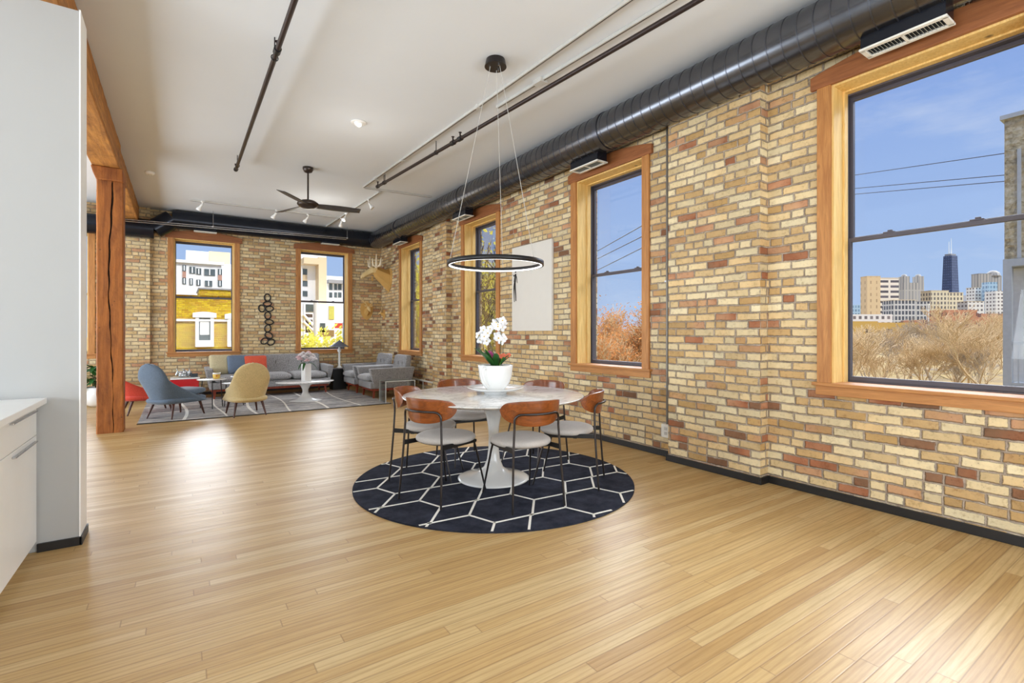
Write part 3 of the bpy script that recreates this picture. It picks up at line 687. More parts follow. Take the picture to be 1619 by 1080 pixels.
B().lathe([(0, -.04), (.045, -.038), (.06, -.025), (.065, 0), (0, 0)], 24).done('cover', m_white, sd); B().lathe([(.02, -.0405), (.026, -.0405), (.026, -.038), (.02, -.038), (.02, -.0405)], 16, caps=False).done('grille', m_rail, sd)
# ------------------------------------------------------------------ ceiling fan
fc = onz(487, 265, ZC); hubz = 3.235
fan = empty('ceiling_fan', (fc.x, fc.y, ZC), 0, 'three-blade dark bronze ceiling fan hanging on a downrod over the living area', 'fan')
m_fan = flat('bronze_fan', srgb(74, 66, 62), 0.3, 0.7); m_blade = flat('fan_blade', srgb(84, 82, 84), 0.4, 0.3)
B().lathe([(0, 0), (.075, 0), (.075, -.03), (.055, -.07), (.02, -.085), (0, -.085)], 24).done('canopy', m_fan, fan)
B().cone((0, 0, -.08), (0, 0, hubz - ZC + .05), .013).done('downrod', m_fan, fan)
hz = hubz - ZC
B().lathe([(0, .06), (.03, .06), (.10, .045), (.15, .01), (.155, -.01), (.13, -.04), (.08, -.065), (0, -.075)], 32, (0, 0, hz)).done('motor', m_fan, fan)
for a in (354, 112, 232):
    def bl(u, v, a=a):
        r = .10 + .66 * u; w = .055 + .02 * sin(u * pi) + .006; t = (v - .5) * 2 * w
        return RZ(R(a)) @ Vector((r, t, hz - .02 - t * .25))
    B().grid(bl, 12, 4).done('blade', m_blade, fan, solid=.008)
# ------------------------------------------------------------------ ring pendant
pc = Vector((0, 0, 0)); t_ = 4.48; lat = (783.5 - CX) / FPX * t_
PX, PY = t_ * SY + lat * CYW, t_ * CYW - lat * SY
pend = empty('ring_pendant', (PX, PY, ZC), 0, 'thin black ring pendant with a white inner glow hanging on wires above the dining table', 'lamp')
B().cone((0, 0, -.065), (0, 0, 0), .10, .085, 36).done('canopy', flat('gunmetal', srgb(54, 50, 50), 0.3, 0.7), pend, bevel=.004)
for a in (30, 150, 270): B().cone((.055 * cos(R(a)), .055 * sin(R(a)), -.075), (.055 * cos(R(a)), .055 * sin(R(a)), -.063), .007, seg=10).done('cable_grip', m_metal, pend)
rz_, rr = 1.925 - ZC, .425
b = B(); b.lathe([(rr, -.018), (rr + .012, -.018), (rr + .012, .022), (rr - .012, .022), (rr - .012, -.004), (rr, -.004), (rr, -.018)], 96, (0, 0, rz_), caps=False); b.done('ring', m_black, pend)
B().lathe([(rr - .012, -.018), (rr - .004, -.018), (rr - .004, -.005), (rr - .012, -.005), (rr - .012, -.018)], 96, (0, 0, rz_), caps=False).done('light_strip', flat('led_strip', (1, 1, 1), 0.5, emit=((1, 1, 1), 2.2)), pend)
for a in (48, 168, 288):
    ca, sa = cos(R(a)), sin(R(a)); B().tube([(.05 * ca, .05 * sa, -.07), (rr * ca, rr * sa, rz_ + .02)], .0022, 6).done('cable', m_rail, pend)
# ------------------------------------------------------------------ conduits on the side wall
c1 = empty('wall_conduit', (4.215, 3.36, .24), 0, 'dark conduit running down the brick beside the nearest pier to an outlet box', 'conduit')
B().cone((0, 0, .1), (0, 0, 3.25), .013).done('pipe', m_pipeg, c1)
for z in (.5, 1.6, 2.7): B().box(-.005, .035, -.03, .03, z - .008, z + .008).done('strap', m_metal, c1)
ob = B().box(-.025, .03, -.06, .06, -.03, .11).done('outlet_box', m_vent, c1, bevel=.006)
for z in (.015, .065): B().box(-.0275, -.024, -.018, .018, z - .016, z + .016).done('socket', m_rail, ob, bevel=.002)
c2 = empty('wall_conduit', (4.215, 9.02, .30), 0, 'dark conduit down the brick beside the farther pier behind the armchairs', 'conduit')
B().cone((0, 0, 0), (0, 0, 3.2), .014).done('pipe', m_pipe, c2)
B().box(-.03, .03, -.05, .05, -.06, .04).done('junction_box', m_pipe, c2, bevel=.004)
hp = empty('heating_pipe', (4.18, 9.0, .31), 0, 'pale heating pipe running low along the brick wall behind the armchairs', 'pipe')
B().tube([(0, 0, 0), (0, 2.6, .02)], .018, 10).done('pipe', m_vent, hp)
for y in (.5, 1.5, 2.4): B().cone((0, y, -.28), (0, y, 0), .008).done('support', m_rail, hp)
for y in (2.9,): pass
# ------------------------------------------------------------------ dining group
TX, TY = 2.318, 3.735
rug = empty('round_rug', (2.336, 3.742, 0), 0, 'round navy rug with white line pattern under the dining table', 'rug')
RR = 1.212
B().cone((0, 0, 0), (0, 0, .012), RR, seg=128, smooth=False).done('pile', m_rugd, rug, bevel=.003)
b = B()
def clipc(p, q, r):
    p, q = Vector(p), Vector(q); d = q - p; A_ = d.dot(d); B2_ = 2 * p.dot(d); C_ = p.dot(p) - r * r; disc = B2_ * B2_ - 4 * A_ * C_
    if disc <= 0: return None
    t0, t1 = (-B2_ - sqrt(disc)) / 2 / A_, (-B2_ + sqrt(disc)) / 2 / A_; t0, t1 = max(0, t0), min(1, t1)
    return (p + d * t0, p + d * t1) if t1 - t0 > 1e-4 else None
def seg_(p, q):
    c = clipc((p[0] - 2.336, p[1] - 3.742), (q[0] - 2.336, q[1] - 3.742), RR - .012)
    if c:
        d = c[1] - c[0]
        if d.length < .01: return
        n = Vector((-d.y, d.x)).normalized() * .0085; k = d.normalized() * .006
        P_ = [c[0] - k - n, c[1] + k - n, c[1] + k + n, c[0] - k + n]; b.prism([(v.x, v.y) for v in P_], .0115, .0145)
C0 = Vector((1.601, 3.32)); per = Vector((.667, -.258)); ev, av = Vector((.592, -.04)), Vector((.075, -.218)); st = Vector((.17, -.48)); bv = Vector((.2, .25))
for k in range(-6, 7):
    for n in range(-6, 7):
        P_ = C0 + per * n + st * k; seg_(P_, P_ + ev); seg_(P_ + ev, P_ + ev + av)
        seg_(P_ + ev, P_ + ev + bv * 1.0); seg_(P_, P_ - bv * 1.0)
b.done('line_pattern', m_rugl, rug)

table = empty('dining_table', (TX, TY, .012), 0, 'round white marble pedestal dining table in the middle of the room', 'table')
B().lathe([(0, 0), (.315, 0), (.317, .006), (.30, .014), (.22, .030), (.14, .055), (.085, .10), (.058, .17), (.046, .27), (.044, .36), (.05, .46), (.068, .56), (.10, .63), (.16, .69), (.23, .714), (0, .714)], 64).done('pedestal', m_tulip, table)
B().lathe([(0, .714), (.74, .714), (.785, .732), (.797, .738), (.797, .741), (.79, .743), (0, .743)], 128).done('tabletop', m_marble, table)

def make_chair():
    c = empty('dining_chair', (0, 0, .0145), 0, 'x', 'chair', 'chairs round the dining table')
    # seat cushion
    def shp(p):
        k = 1 - .10 * (p[1] / .23 < 0) * (p[1] / .23) ** 2; z = p[2] * (1 if p[2] > 0 else .75)
        return [p[0] * k, p[1], z]
    B().puff((0, .015, .452), (.232, .228, .042), .86, .45, fn=shp).done('seat', m_seatf, c)
    B().puff((0, .015, .428), (.205, .20, .008), .86, .3).done('seat_pan', m_black, c)
    fr = B()
    for s in (-1, 1):
        fr.add([(s * .197, -.255, .455), (s * .187, -.255, .455), (s * .18, .18, .428), (s * .17, .18, .428), (s * .197, -.255, .418), (s * .187, -.255, .418), (s * .18, .18, .402), (s * .17, .18, .402)],
               [(0, 1, 3, 2), (4, 6, 7, 5), (0, 2, 6, 4), (1, 5, 7, 3), (0, 4, 5, 1), (2, 3, 7, 6)])
    fr.box(-.18, .18, .16, .19, .405, .425); fr.box(-.19, .19, -.10, -.07, .408, .425)
    fr.done('seat_rail', m_black, c)
    for s in (-1, 1):
        B().tube([(s * .17, .165, .415), (s * .178, .185, .35), (s * .212, .268, .004), (s * .212, .268, 0)], [.0085, .0085, .0075, .0075], 10).done('leg', m_chairleg, c)
        B().tube([(s * .215, -.285, 0), (s * .205, -.268, .20), (s * .193, -.252, .44), (s * .183, -.246, .60)], .0085, 10).done('leg', m_chairleg, c)
    pts = []
    for s_, a0, a1 in ((-1, 180, 90), (1, 90, 0)):
        for i in range(7):
            a = R(a0 + (a1 - a0) * i / 6); cx_ = s_ * .135; pts.append((cx_ + .048 * cos(a), -.305 + .0 * a - (0), .652 + .048 * sin(a)))
    pts = pts[:7] + [(x_, 0, .70) for x_ in (-.09, -.045, 0, .045, .09)] + pts[7:]
    pts = [(-.183, -.246, .60), (-.183, -.247, .63)] + [(x_, -.003 - sqrt(.287 ** 2 - x_ * x_) - .024, z_) for x_, y_, z_ in pts] + [(.183, -.247, .63), (.183, -.246, .60)]
    B().tube(pts, .0085, 10).done('back_loop', m_chairleg, c)
    def back(u, v):
        s = (u - .5) * 2; th = s * R(62); r = .275
        q = abs(s); zt = .795 - .03 * q ** 3; zb = .607 + .075 * q ** 2.4
        if q > .80:
            m = (q - .80) / .20; mid = (zt + zb) / 2; hh = (zt - zb) / 2 * sqrt(max(0.015, 1 - m * m)); zt, zb = mid + hh, mid - hh
        z = zb + (zt - zb) * v; lean = -(z - .70) * .16
        return Vector((r * sin(th), -.281 + r * (1 - cos(th)) + lean, z))
    B().grid(back, 40, 8).done('backrest', m_walnut, c, solid=.012, off=1.0, bevel=.002)
    for s in (-1, 1): B().cone((s * .10, -.300, .70), (s * .10, -.272, .70), .006, seg=8).done('bolt', m_metal, c)
    return c
ch = make_chair()
spots = [(2.205, 3.140, 82, 'walnut-backed dining chair seen from behind, nearest the camera on the right of the pedestal'),
         (1.755, 3.575, 23, 'walnut-backed dining chair at the front left of the marble table, its back loop toward us'),
         (1.865, 4.120, -42, 'dining chair at the far left of the marble table, half hidden by its neighbour'),
         (2.42, 4.440, -97, 'dining chair behind the marble table directly behind the large cup, back to the living area'),
         (2.93, 3.945, 199, 'dining chair at the far right of the marble table, close to the brick wall'),
         (2.815, 3.295, 130, 'dining chair at the near right of the marble table, its backrest seen edge on')]
for i, (x_, y_, a, lab) in enumerate(spots):
    o = ch if i == 0 else dup(ch)
    o.location = (x_, y_, .0145); o.rotation_euler = (0, 0, R(a - 90)); o['label'] = lab
ZT = .012 + .743
sau = empty('saucer', (2.345, 3.745, ZT), 0, 'wide white saucer in the middle of the marble tabletop', 'saucer')
B().lathe([(0, 0), (.10, 0), (.105, .018), (.13, .026), (.20, .038), (.252, .060), (.254, .064), (.20, .046), (.12, .034), (0, .032)], 64).done('dish', m_ceram, sau)
CZ = ZT + .0325
cup = empty('cup_planter', (2.345, 3.745, CZ), 0, 'oversized white teacup planter holding the orchids, standing on the saucer', 'planter')
B().lathe([(0, 0), (.07, 0), (.082, .010), (.10, .03), (.128, .075), (.146, .13), (.154, .20), (.156, .228), (.149, .228), (.146, .205), (0, .205)], 56).done('bowl', m_ceram, cup)
ha = R(205); hv = Vector((cos(ha), sin(ha), 0))
hp_ = [(.132, .186), (.152, .206), (.180, .208), (.196, .188), (.196, .155), (.176, .11), (.150, .075), (.128, .055), (.112, .045)]
B().tube([hv * r_ + Vector((0, 0, z_)) for r_, z_ in hp_], [.012, .013, .013, .013, .012, .011, .010, .010, .010], 10).done('handle', m_ceram, cup)
B().lathe([(0, .206), (.144, .206), (.142, .216), (0, .222)], 32).done('soil', flat('dark_moss', srgb(56, 58, 44), 0.95, var=.4, bump=.8), cup)
# ------------------------------------------------------------------ orchids
m_leafd = flat('dark_leaf', srgb(44, 92, 40), 0.35, var=.25); m_leafl = flat('bright_leaf', srgb(120, 178, 44), 0.4, var=.2)
m_stem = flat('green_brown_stem', srgb(96, 92, 58), 0.6); m_pet = flat('white_petal', srgb(244, 244, 246), 0.6, var=.02)
m_petp = flat('magenta_petal', srgb(176, 70, 130), 0.6, var=.1); m_peto = flat('orange_petal', srgb(226, 118, 84), 0.6, var=.1)
m_lip = flat('orchid_lip', srgb(222, 190, 60), 0.6)
random.seed(4)
def leaf(b, p, az, L, w, up, droop, n=8):
    p = Vector(p); d = Vector((cos(az), sin(az), 0)); s = Vector((-sin(az), cos(az), 0))
    def fn(u, v):
        t = u; wid = w * sin(pi * min(1, .12 + t * .88)) ** .7; c = p + d * (L * t * cos(up)) + Vector((0, 0, L * (t * sin(up) - droop * t * t)))
        k = (v - .5) * 2; return c + s * (wid * k) + Vector((0, 0, abs(k) * wid * .35))
    b.grid(fn, n, 2); return b
def flower(b, c, n, size, petals=5):
    c = Vector(c); n = Vector(n).normalized(); q = n.to_track_quat('Z', 'Y')
    for i in range(petals):
        a = 2 * pi * i / petals + random.uniform(-.15, .15); w = size * (.5 if i % 2 else .42)
        def fn(u, v):
            k = (v - .5) * 2; r = size * u; ww = w * sin(pi * min(1, .08 + u * .9)) ** .6
            x_ = r * cos(a) - ww * k * sin(a); y_ = r * sin(a) + ww * k * cos(a); return c + q @ Vector((x_, y_, size * .22 * (u * u) - size * .1 * k * k))
        b.grid(fn, 4, 2)
    return b
orc = empty('white_orchid', (2.345, 3.745, CZ + .21), 0, 'white orchid with two flower spikes rising from the cup planter', 'orchid')
wr = Vector((CYW, -SY, 0))      # to the right as seen from the camera side of the table
lf = [(150, .26, .032, 58, .35), (175, .28, .034, 50, .4), (205, .27, .034, 40, .3), (120, .22, .030, 50, .25), (240, .22, .032, 45, .3), (20, .20, .030, 42, .3), (-20, .17, .028, 45, .3), (70, .20, .028, 50, .3), (-60, .17, .026, 50, .3), (190, .20, .030, 62, .2)]
for a, L, w, u, dr in lf: leaf(B(), (.03 * cos(R(a)), .03 * sin(R(a)), 0), R(a), L, w, R(u), dr * .4).done('leaf', m_leafd, orc, solid=.002)
leaf(B(), (.02, -.03, 0), R(-35), .14, .035, R(68), .05).done('leaf', m_leafl, orc, solid=.002)
leaf(B(), (.03, -.0, 0), R(10), .12, .03, R(70), .05).done('leaf', m_leafl, orc, solid=.002)
def spike(base, pts, fl, mat, size, par, name='flower'):
    B().tube(pts, [.0035] * (len(pts) - 1) + [.002], 6).done('stem', m_stem, par)
    for c, n in fl:
        o = flower(B(), c, n, size * random.uniform(.85, 1.1)).done(name, mat, par, solid=.0012)
        B().ball(Vector(c) + Vector(n).normalized() * size * .12, size * .14, 8, 6).done('lip', m_lip if mat is m_pet else m_petp, o)
cf = Vector((-SY, -CYW, 0))
def wp(x_, z_, y_=0.0): return wr * x_ - cf * (-y_) * -1 + Vector((0, 0, z_))
spike(None, [wp(.035, 0), wp(.045, .15), wp(.050, .28), wp(.040, .38), wp(.00, .43), wp(-.05, .44), wp(-.10, .41)],
      [(wp(.045 + random.uniform(-.03, .03), .27 + random.uniform(-.02, .03), random.uniform(-.02, .03)), (random.uniform(-.5, .5) - SY, -CYW, .1)) for k in range(4)] +
      [(wp(.02 + random.uniform(-.045, .05), .375 + random.uniform(-.03, .05), random.uniform(-.03, .03)), (random.uniform(-.5, .5) - SY, -CYW, .2)) for k in range(8)], m_pet, .044, orc)
spike(None, [wp(.055, 0), wp(.068, .12), wp(.070, .25)], [(wp(.075, .25), (-.4, -.8, .1)), (wp(.055, .23), (-.7, -.6, 0))], m_pet, .036, orc)
spike(None, [wp(-.01, 0), wp(-.03, .16), wp(-.07, .27), wp(-.13, .30), wp(-.17, .24)],
      [(wp(x_, z_, random.uniform(-.02, .02)), (random.uniform(-.4, .4) - SY, -CYW, .1)) for x_, z_ in ((-.07, .30), (-.10, .27), (-.14, .24), (-.11, .33), (-.05, .34), (-.15, .28), (-.08, .23))], m_pet, .040, orc)
po = empty('magenta_orchid', (2.345, 3.745, CZ + .21), 0, 'small magenta orchid spray among the leaves at the left of the cup', 'orchid')
spike(None, [wp(-.03, 0), wp(-.04, .08), wp(-.06, .12)], [(wp(-.055 + i * .018, .125 - .016 * i + .01 * (i % 2), -.05), (-.5, -.8, .2)) for i in range(4)], m_petp, .024, po)
oo = empty('orange_orchid', (2.345, 3.745, CZ + .21), 0, 'small orange orchid spray among the leaves at the right of the cup', 'orchid')
spike(None, [wp(.02, 0), wp(.05, .07), wp(.08, .11)], [(wp(.0 + i * .024, .095 + .012 * (i % 2), -.05), (-.5, -.8, .2)) for i in range(6)], m_peto, .021, oo)
# ------------------------------------------------------------------ canvas on the side wall
cv = empty('wall_canvas', (XW, 5.765, 1.33), 0, 'large blank white canvas with a small charcoal figure on the brick side wall', 'painting')
B().box(-.04, -.004, -.485, .485, 0, 1.26).done('canvas', flat('primed_canvas', srgb(226, 222, 214), .9, var=.01), cv, bevel=.003)
m_char = flat('charcoal', srgb(70, 66, 64), 0.95)
b = B()
def stroke(pts, w0, w1):
    n = len(pts)
    for i in range(n - 1):
        (ya, za), (yb_, zb) = pts[i], pts[i + 1]; d = Vector((yb_ - ya, zb - za)); k = Vector((-d.y, d.x)).normalized(); wa = w0 + (w1 - w0) * i / (n - 1); wb = w0 + (w1 - w0) * (i + 1) / (n - 1)
        b.add([(-.0415, ya - k.x * wa, za - k.y * wa), (-.0415, ya + k.x * wa, za + k.y * wa), (-.0415, yb_ + k.x * wb, zb + k.y * wb), (-.0415, yb_ - k.x * wb, zb - k.y * wb)], [(0, 1, 2, 3)])
y0_ = .485 - .10
stroke([(y0_, .86), (y0_ + .01, .80), (y0_ + .02, .74)], .022, .030); stroke([(y0_ + .02, .74), (y0_ + .01, .64), (y0_ - .005, .53), (y0_ - .01, .45)], .022, .010)
stroke([(y0_ + .02, .74), (y0_ + .045, .66), (y0_ + .04, .56), (y0_ + .035, .44)], .020, .009); stroke([(y0_, .86), (y0_ - .03, .80), (y0_ - .045, .72)], .010, .007)
stroke([(y0_, .93), (y0_, .88)], .016, .018); stroke([(y0_ + .01, .85), (y0_ + .05, .83), (y0_ + .07, .86)], .010, .006)
b.done('charcoal_figure', m_char, cv)
# ------------------------------------------------------------------ living area
lr = empty('area_rug', (0, 0, 0), 0, 'large streaked grey area rug with long pale lines in front of the sofa', 'rug')
B().box(-.50, 3.22, 8.76, 11.55, 0, .012).done('pile', m_rugg, lr, bevel=.003)
for y_ in (8.755, 11.545): B().box(-.505, 3.225, y_, y_ + .01, 0, .0135).done('binding', m_black, lr)
for k, x_ in enumerate((0.05, .56, 1.04, 1.56, 2.09, 2.64)):
    b = B(); n = 24
    def fn(u, v, x_=x_, k=k):
        y = 8.768 + 2.77 * u; xx = x_ + .05 * sin(u * 5 + k * 1.7) + (v - .5) * (.045 if k % 2 == 0 else .03); return Vector((xx, y, .0135))
    b.grid(fn, n, 1).done('pale_line', m_rugl, lr)
RZ0 = .0135
def seat_unit(name, loc, rz, W_, ncush, label, cat, depth=.86, arm=.11, group=None, legm=m_rleg):
    """local frame: origin at floor centre, sitter faces -y"""
    e = empty(name, loc, rz, label, cat, group)
    hw, hd = W_ / 2, depth / 2
    B().box(-hw + .05, hw - .05, -hd + .03, hd - .04, .20, .33).done('base', m_gray, e, bevel=.02, seg=3)
    B().box(-hw + .08, hw - .08, -hd + .07, hd - .08, .155, .20).done('plinth_rail', legm, e, bevel=.006)
    for sx in (-1, 1):
        # arm flares outwards and its front edge is slanted
        x0, x1 = sx * (hw - arm), sx * hw; t0, t1 = sx * (hw - arm + .02), sx * (hw + .02)
        vs = [(x0 + sx * .02, -hd + .10, .20), (x1 - sx * .05, -hd + .10, .20), (x1 - sx * .05, hd - .06, .20), (x0 + sx * .02, hd - .06, .20),
              (t0 - sx * .02, -hd, .60), (t1, -hd, .60), (t1, hd + .01, .61), (t0 - sx * .02, hd + .01, .61)]
        b = B(); b.add(vs, [(0, 3, 2, 1), (4, 5, 6, 7), (0, 1, 5, 4), (1, 2, 6, 5), (2, 3, 7, 6), (3, 0, 4, 7)]); b.done('arm', m_gray, e, bevel=.022, seg=4)
    # back: leaning slab with tufts
    cw = W_ / 2 - arm - .012
    b = B(); lean = .11
    vs = []
    for z, yo in ((.30, 0), (.84, lean)):
        for x_, y_ in ((-cw, hd - .24 + yo), (cw, hd - .24 + yo), (cw, hd - .06 + yo * .6), (-cw, hd - .06 + yo * .6)): vs.append((x_, y_, z))
    b.add(vs, [(0, 3, 2, 1), (4, 5, 6, 7), (0, 1, 5, 4), (1, 2, 6, 5), (2, 3, 7, 6), (3, 0, 4, 7)])
    bk = b.done('backrest', m_gray, e, bevel=.045, seg=4)
    nb = 3 if ncush == 1 else 8
    for i in range(nb):
        x_ = -cw + 2 * cw * (i + .5) / nb; z_ = .64; y_ = hd - .24 + lean * (z_ - .3) / .54
        B().ball((x_, y_ - .001, z_), .014, 10, 6, (1, .5, 1)).done('button', m_gray, bk)
        B().tube([(x_, y_ - .0015, z_ + .01), (x_, y_ + .002, z_ + .07)], .004, 6).done('tuft_crease', m_pipe, bk)
    w = 2 * cw / ncush
    for i in range(ncush):
        x_ = -cw + w * (i + .5)
        B().puff((x_, -.075, .40), (w / 2 - .004, hd - .105 + .06, .075), .22, .40).done('seat_cushion', m_gray, e)
    for sx in (-1, 1):
        for sy in (-1, 1):
            x_, y_ = sx * (hw - .14), sy * (hd - .13)
            B().cone((x_ + sx * .015, y_ + sy * .015, 0), (x_, y_, .16), .020, .030, 4, smooth=False).done('leg', legm, e, bevel=.003)
    return e
sofa = seat_unit('sofa', (1.60, 11.50, 0), 0, 2.34, 3, 'long grey tufted sofa against the end wall under the ring sculpture', 'sofa')
sofa.location.z = 0
def arm_label(i): return ('near grey tufted armchair facing left beside the clear side table', 'second grey tufted armchair, farther back near the end wall')[i]
ac = seat_unit('armchair', (3.52, 9.93, 0), -pi / 2, .90, 1, arm_label(0), 'armchair', .92, group='grey armchairs')
ac.location.z = 0
dup(ac, (3.50, 10.97, 0), -pi / 2, arm_label(1))
# pillows on the sofa (left end)
def pillow(x_, y_, z_, w, h, a, mat, lab, tilt=22):
    M_ = T(x_, y_, z_) @ RZ(R(a)) @ Matrix.Rotation(R(-tilt), 4, 'X')
    b = B(M_); b.puff((0, 0, 0), (w / 2, h / 2, .065), .30, .75, mtx=Matrix.Rotation(pi / 2, 4, 'X'), fn=lambda p: [p[0] * (1 + .08 * (abs(p[1]) / (h / 2)) ** 3), p[1] * (1 + .08 * (abs(p[0]) / (w / 2)) ** 3), p[2]])
    o = b.done('throw_pillow', mat); tag(o, lab, 'pillow', 'pillows on the sofa'); return o
pillow(.69, 11.50, .665, .40, .40, 10, m_pils, 'sand coloured pillow at the left end of the sofa', 14)
pillow(.98, 11.45, .655, .37, .38, 14, m_pilb, 'slate blue pillow between the sand and coral pillows on the sofa', 14)
pillow(1.31, 11.47, .66, .42, .34, 6, m_pilr, 'coral red rectangular pillow on the sofa', 12)

# ------------------------------------------------------------------ shell lounge chairs (local frame: sitter faces +y)
def shell_chair(name, loc, rz, mat, label):
    c = empty(name, loc, rz, label, 'armchair', 'curved lounge chairs')
    def fn(u, v):
        s = (u - .5) * 2; z = .22 + .615 * v
        hw = .275 + .01 * sin(pi * min(1, v * 1.1)) - .035 * v
        if v > .45: hw *= max(0.0, 1 - ((v - .45) / .555) ** 3.2) ** .5 * .98 + .02
        yb = -.30 - .17 * v - .02 * sin(pi * v)
        L = .56 * max(0, 1 - v / .62) ** 1.25 + .105 * (1 - .55 * v)
        a = s * pi / 2; p = 0.72
        x_ = hw * math.copysign(abs(sin(a)) ** p, a); y_ = yb + L * (1 - abs(cos(a)) ** p)
        return Vector((x_, y_, z))
    B().grid(fn, 36, 26).done('shell', mat, c, solid=.035, off=-1.0)
    B().puff((0, .035, .265), (.275, .37, .05), .5, .35).done('seat_base', mat, c)
    def cu(p):
        return [p[0] * (1 - .06 * (p[1] > 0) * p[1] / .3), p[1], p[2] + .05 * p[1]]
    B().puff((0, .095, .362), (.258, .315, .055), .42, .45, fn=cu).done('seat_cushion', mat, c)
    for sx in (-1, 1):
        B().cone((sx * .225, .32, 0), (sx * .185, .26, .245), .011, .022, 10).done('leg', m_dleg, c)
        B().cone((sx * .225, -.27, 0), (sx * .175, -.19, .245), .011, .022, 10).done('leg', m_dleg, c)
    return c
shell_chair('lounge_chair', (-.06, 9.24, RZ0), R(44 - 90), m_blue, 'slate blue curved lounge chair turned away toward the sofa')
shell_chair('lounge_chair', (.875, 8.83, RZ0), R(96 - 90), m_tan, 'mustard tan curved lounge chair seen from behind on the grey rug edge')
shell_chair('lounge_chair', (-.46, 10.02, .001), R(12 - 90), m_redf, 'coral red curved lounge chair partly hidden by the timber post')

# ------------------------------------------------------------------ small tables
ct = empty('coffee_table', (2.0, 10.06, RZ0), 0, 'low white oval pedestal coffee table on the grey rug holding the peony vase', 'table')
B().lathe([(0, 0), (.30, 0), (.29, .006), (.17, .03), (.09, .08), (.055, .15), (.055, .21), (.09, .28), (.16, .325), (.22, .34), (0, .34)], 48).done('pedestal', m_tulip, ct)
B().lathe([(0, .34), (.48, .34), (.525, .355), (.52, .362), (0, .362)], 72, sx=1.0, sy=.72).done('tabletop', m_marble, ct)
vz = RZ0 + .3625
va = empty('flower_vase', (2.02, 10.08, vz), R(20), 'square white vase on the low coffee table', 'vase')
B().box(-.065, .065, -.065, .065, 0, .33).done('body', m_ceram, va, bevel=.004); B().box(-.058, .058, -.058, .058, .3301, .331).done('opening', m_black, va)
pe = empty('peony_bouquet', (2.02, 10.08, vz + .331), 0, 'round bouquet of pale pink and white peonies in the square vase', 'flowers')
m_peon = flat('peony_pink', srgb(238, 204, 208), 0.8, var=.12, scale=30); m_peow = flat('peony_white', srgb(246, 240, 240), 0.8, var=.04)
random.seed(11)
def peony(c, r, mat):
    b = B(); c = Vector(c)
    for ring_, (rr_, np_, tilt) in enumerate(((.35, 4, .9), (.7, 6, .6), (1.0, 8, .25))):
        for i in range(np_):
            a = 2 * pi * i / np_ + ring_ * .5
            def fn(u, v):
                k = (v - .5) * 2; rad = r * rr_ * (.25 + .75 * u); ww = r * .45 * sin(pi * (.15 + .75 * u)); h = r * (.9 * u * tilt + .15 * (1 - k * k))
                return c + Vector((rad * cos(a) - ww * k * sin(a), rad * sin(a) + ww * k * cos(a), h))
            b.grid(fn, 3, 2)
    return b.done('peony', mat, pe, solid=.002)
for i in range(17):
    a = i * 2.4; h = 1 - (i + .5) / 17; rr_ = sqrt(1 - (h * 1.0) ** 2) * .155
    peony((rr_ * cos(a), rr_ * sin(a), .04 + h * .16), .058, m_peow if i % 3 else m_peon)
for i in range(12):
    a = i * 2.1; leaf(B(), (.04 * cos(a), .04 * sin(a), .02), a, .17, .022, R(5), .9).done('leaf', m_leafd, pe, solid=.0015)
for i in range(9):
    a = i * 2.1; B().cone((.02 * cos(a), .02 * sin(a), -.05 + .05), (.09 * cos(a), .09 * sin(a), .08), .003, seg=5).done('stem', m_stem, pe)

def nest(name, x_, y_, h, r, lab):
    e = empty(name, (x_, y_, RZ0), 0, lab, 'table', 'small round nesting tables')
    B().lathe([(0, h - .014), (r - .01, h - .014), (r, h - .004), (r - .003, h), (0, h)], 40).done('tabletop', m_ceram, e)
    for a in (30, 150, 270): B().tube([(r * .7 * cos(R(a)), r * .7 * sin(R(a)), h - .014), (r * .85 * cos(R(a)), r * .85 * sin(R(a)), 0)], .008, 8).done('leg', m_black, e)
    return e
nest('nesting_table', .46, 9.93, .495, .225, 'small round white side table carrying the yellow cup')
nest('nesting_table', .98, 10.28, .50, .22, 'small round white side table half hidden behind the tan lounge chair')
nest('nesting_table', .80, 9.92, .415, .20, 'lowest of the small round white side tables near the tan lounge chair')
cu_ = empty('yellow_cup', (.53, 9.95, RZ0 + .495), 0, 'small yellow cup standing on the round white side table', 'cup')
m_yel = flat('yellow_glaze', srgb(226, 188, 84), 0.35)
B().lathe([(0, 0), (.045, 0), (.054, .02), (.06, .10), (.055, .10), (.05, .09), (0, .09)], 24).done('body', m_yel, cu_)
B().lathe([(.0555, .08), (.0610, .08), (.0610, .1015), (.0555, .1015), (.0555, .08)], 24, caps=False).done('white_rim', m_ceram, cu_)
B().box(-.008, .008, -.066, -.056, .035, .065).done('emblem', flat('cup_print', srgb(190, 96, 48), .5), cu_)
rt = empty('red_side_table', (.08, 11.62, 0), 0, 'low glossy red side table with a white top beside the sofa', 'table')
B().box(-.235, .235, -.2, .2, .09, .405).done('body', flat('red_lacquer', srgb(196, 22, 30), 0.25), rt, bevel=.012, seg=3)
B().box(-.23, .25, -.21, .21, .406, .43).done('top', m_white, rt, bevel=.004)
for sx in (-1, 1):
    for sy in (-1, 1): B().cone((sx * .19, sy * .16, 0), (sx * .19, sy * .16, .092), .014).done('leg', m_black, rt)
sc = empty('silver_sculpture', (.07, 11.62, .4305), 0, 'shiny silver crumpled sculpture on the red side table', 'sculpture')
m_chr = flat('chrome', srgb(214, 222, 228), 0.18, 1.0); random.seed(5); b = B()
for i in range(9):
    a = i * 2.2; r_ = random.uniform(.02, .10); b.ball((r_ * cos(a) * 1.2, r_ * sin(a) * .5, random.uniform(.03, .10)), random.uniform(.03, .045), 10, 7, (1.2, .8, random.uniform(.7, 1.3)))
for x_ in (-.13, -.03, .07): b.tube([(x_, 0, .05), (x_ + .03, -.02, .12), (x_ + .01, .01, .17)], [.02, .015, .006], 8)
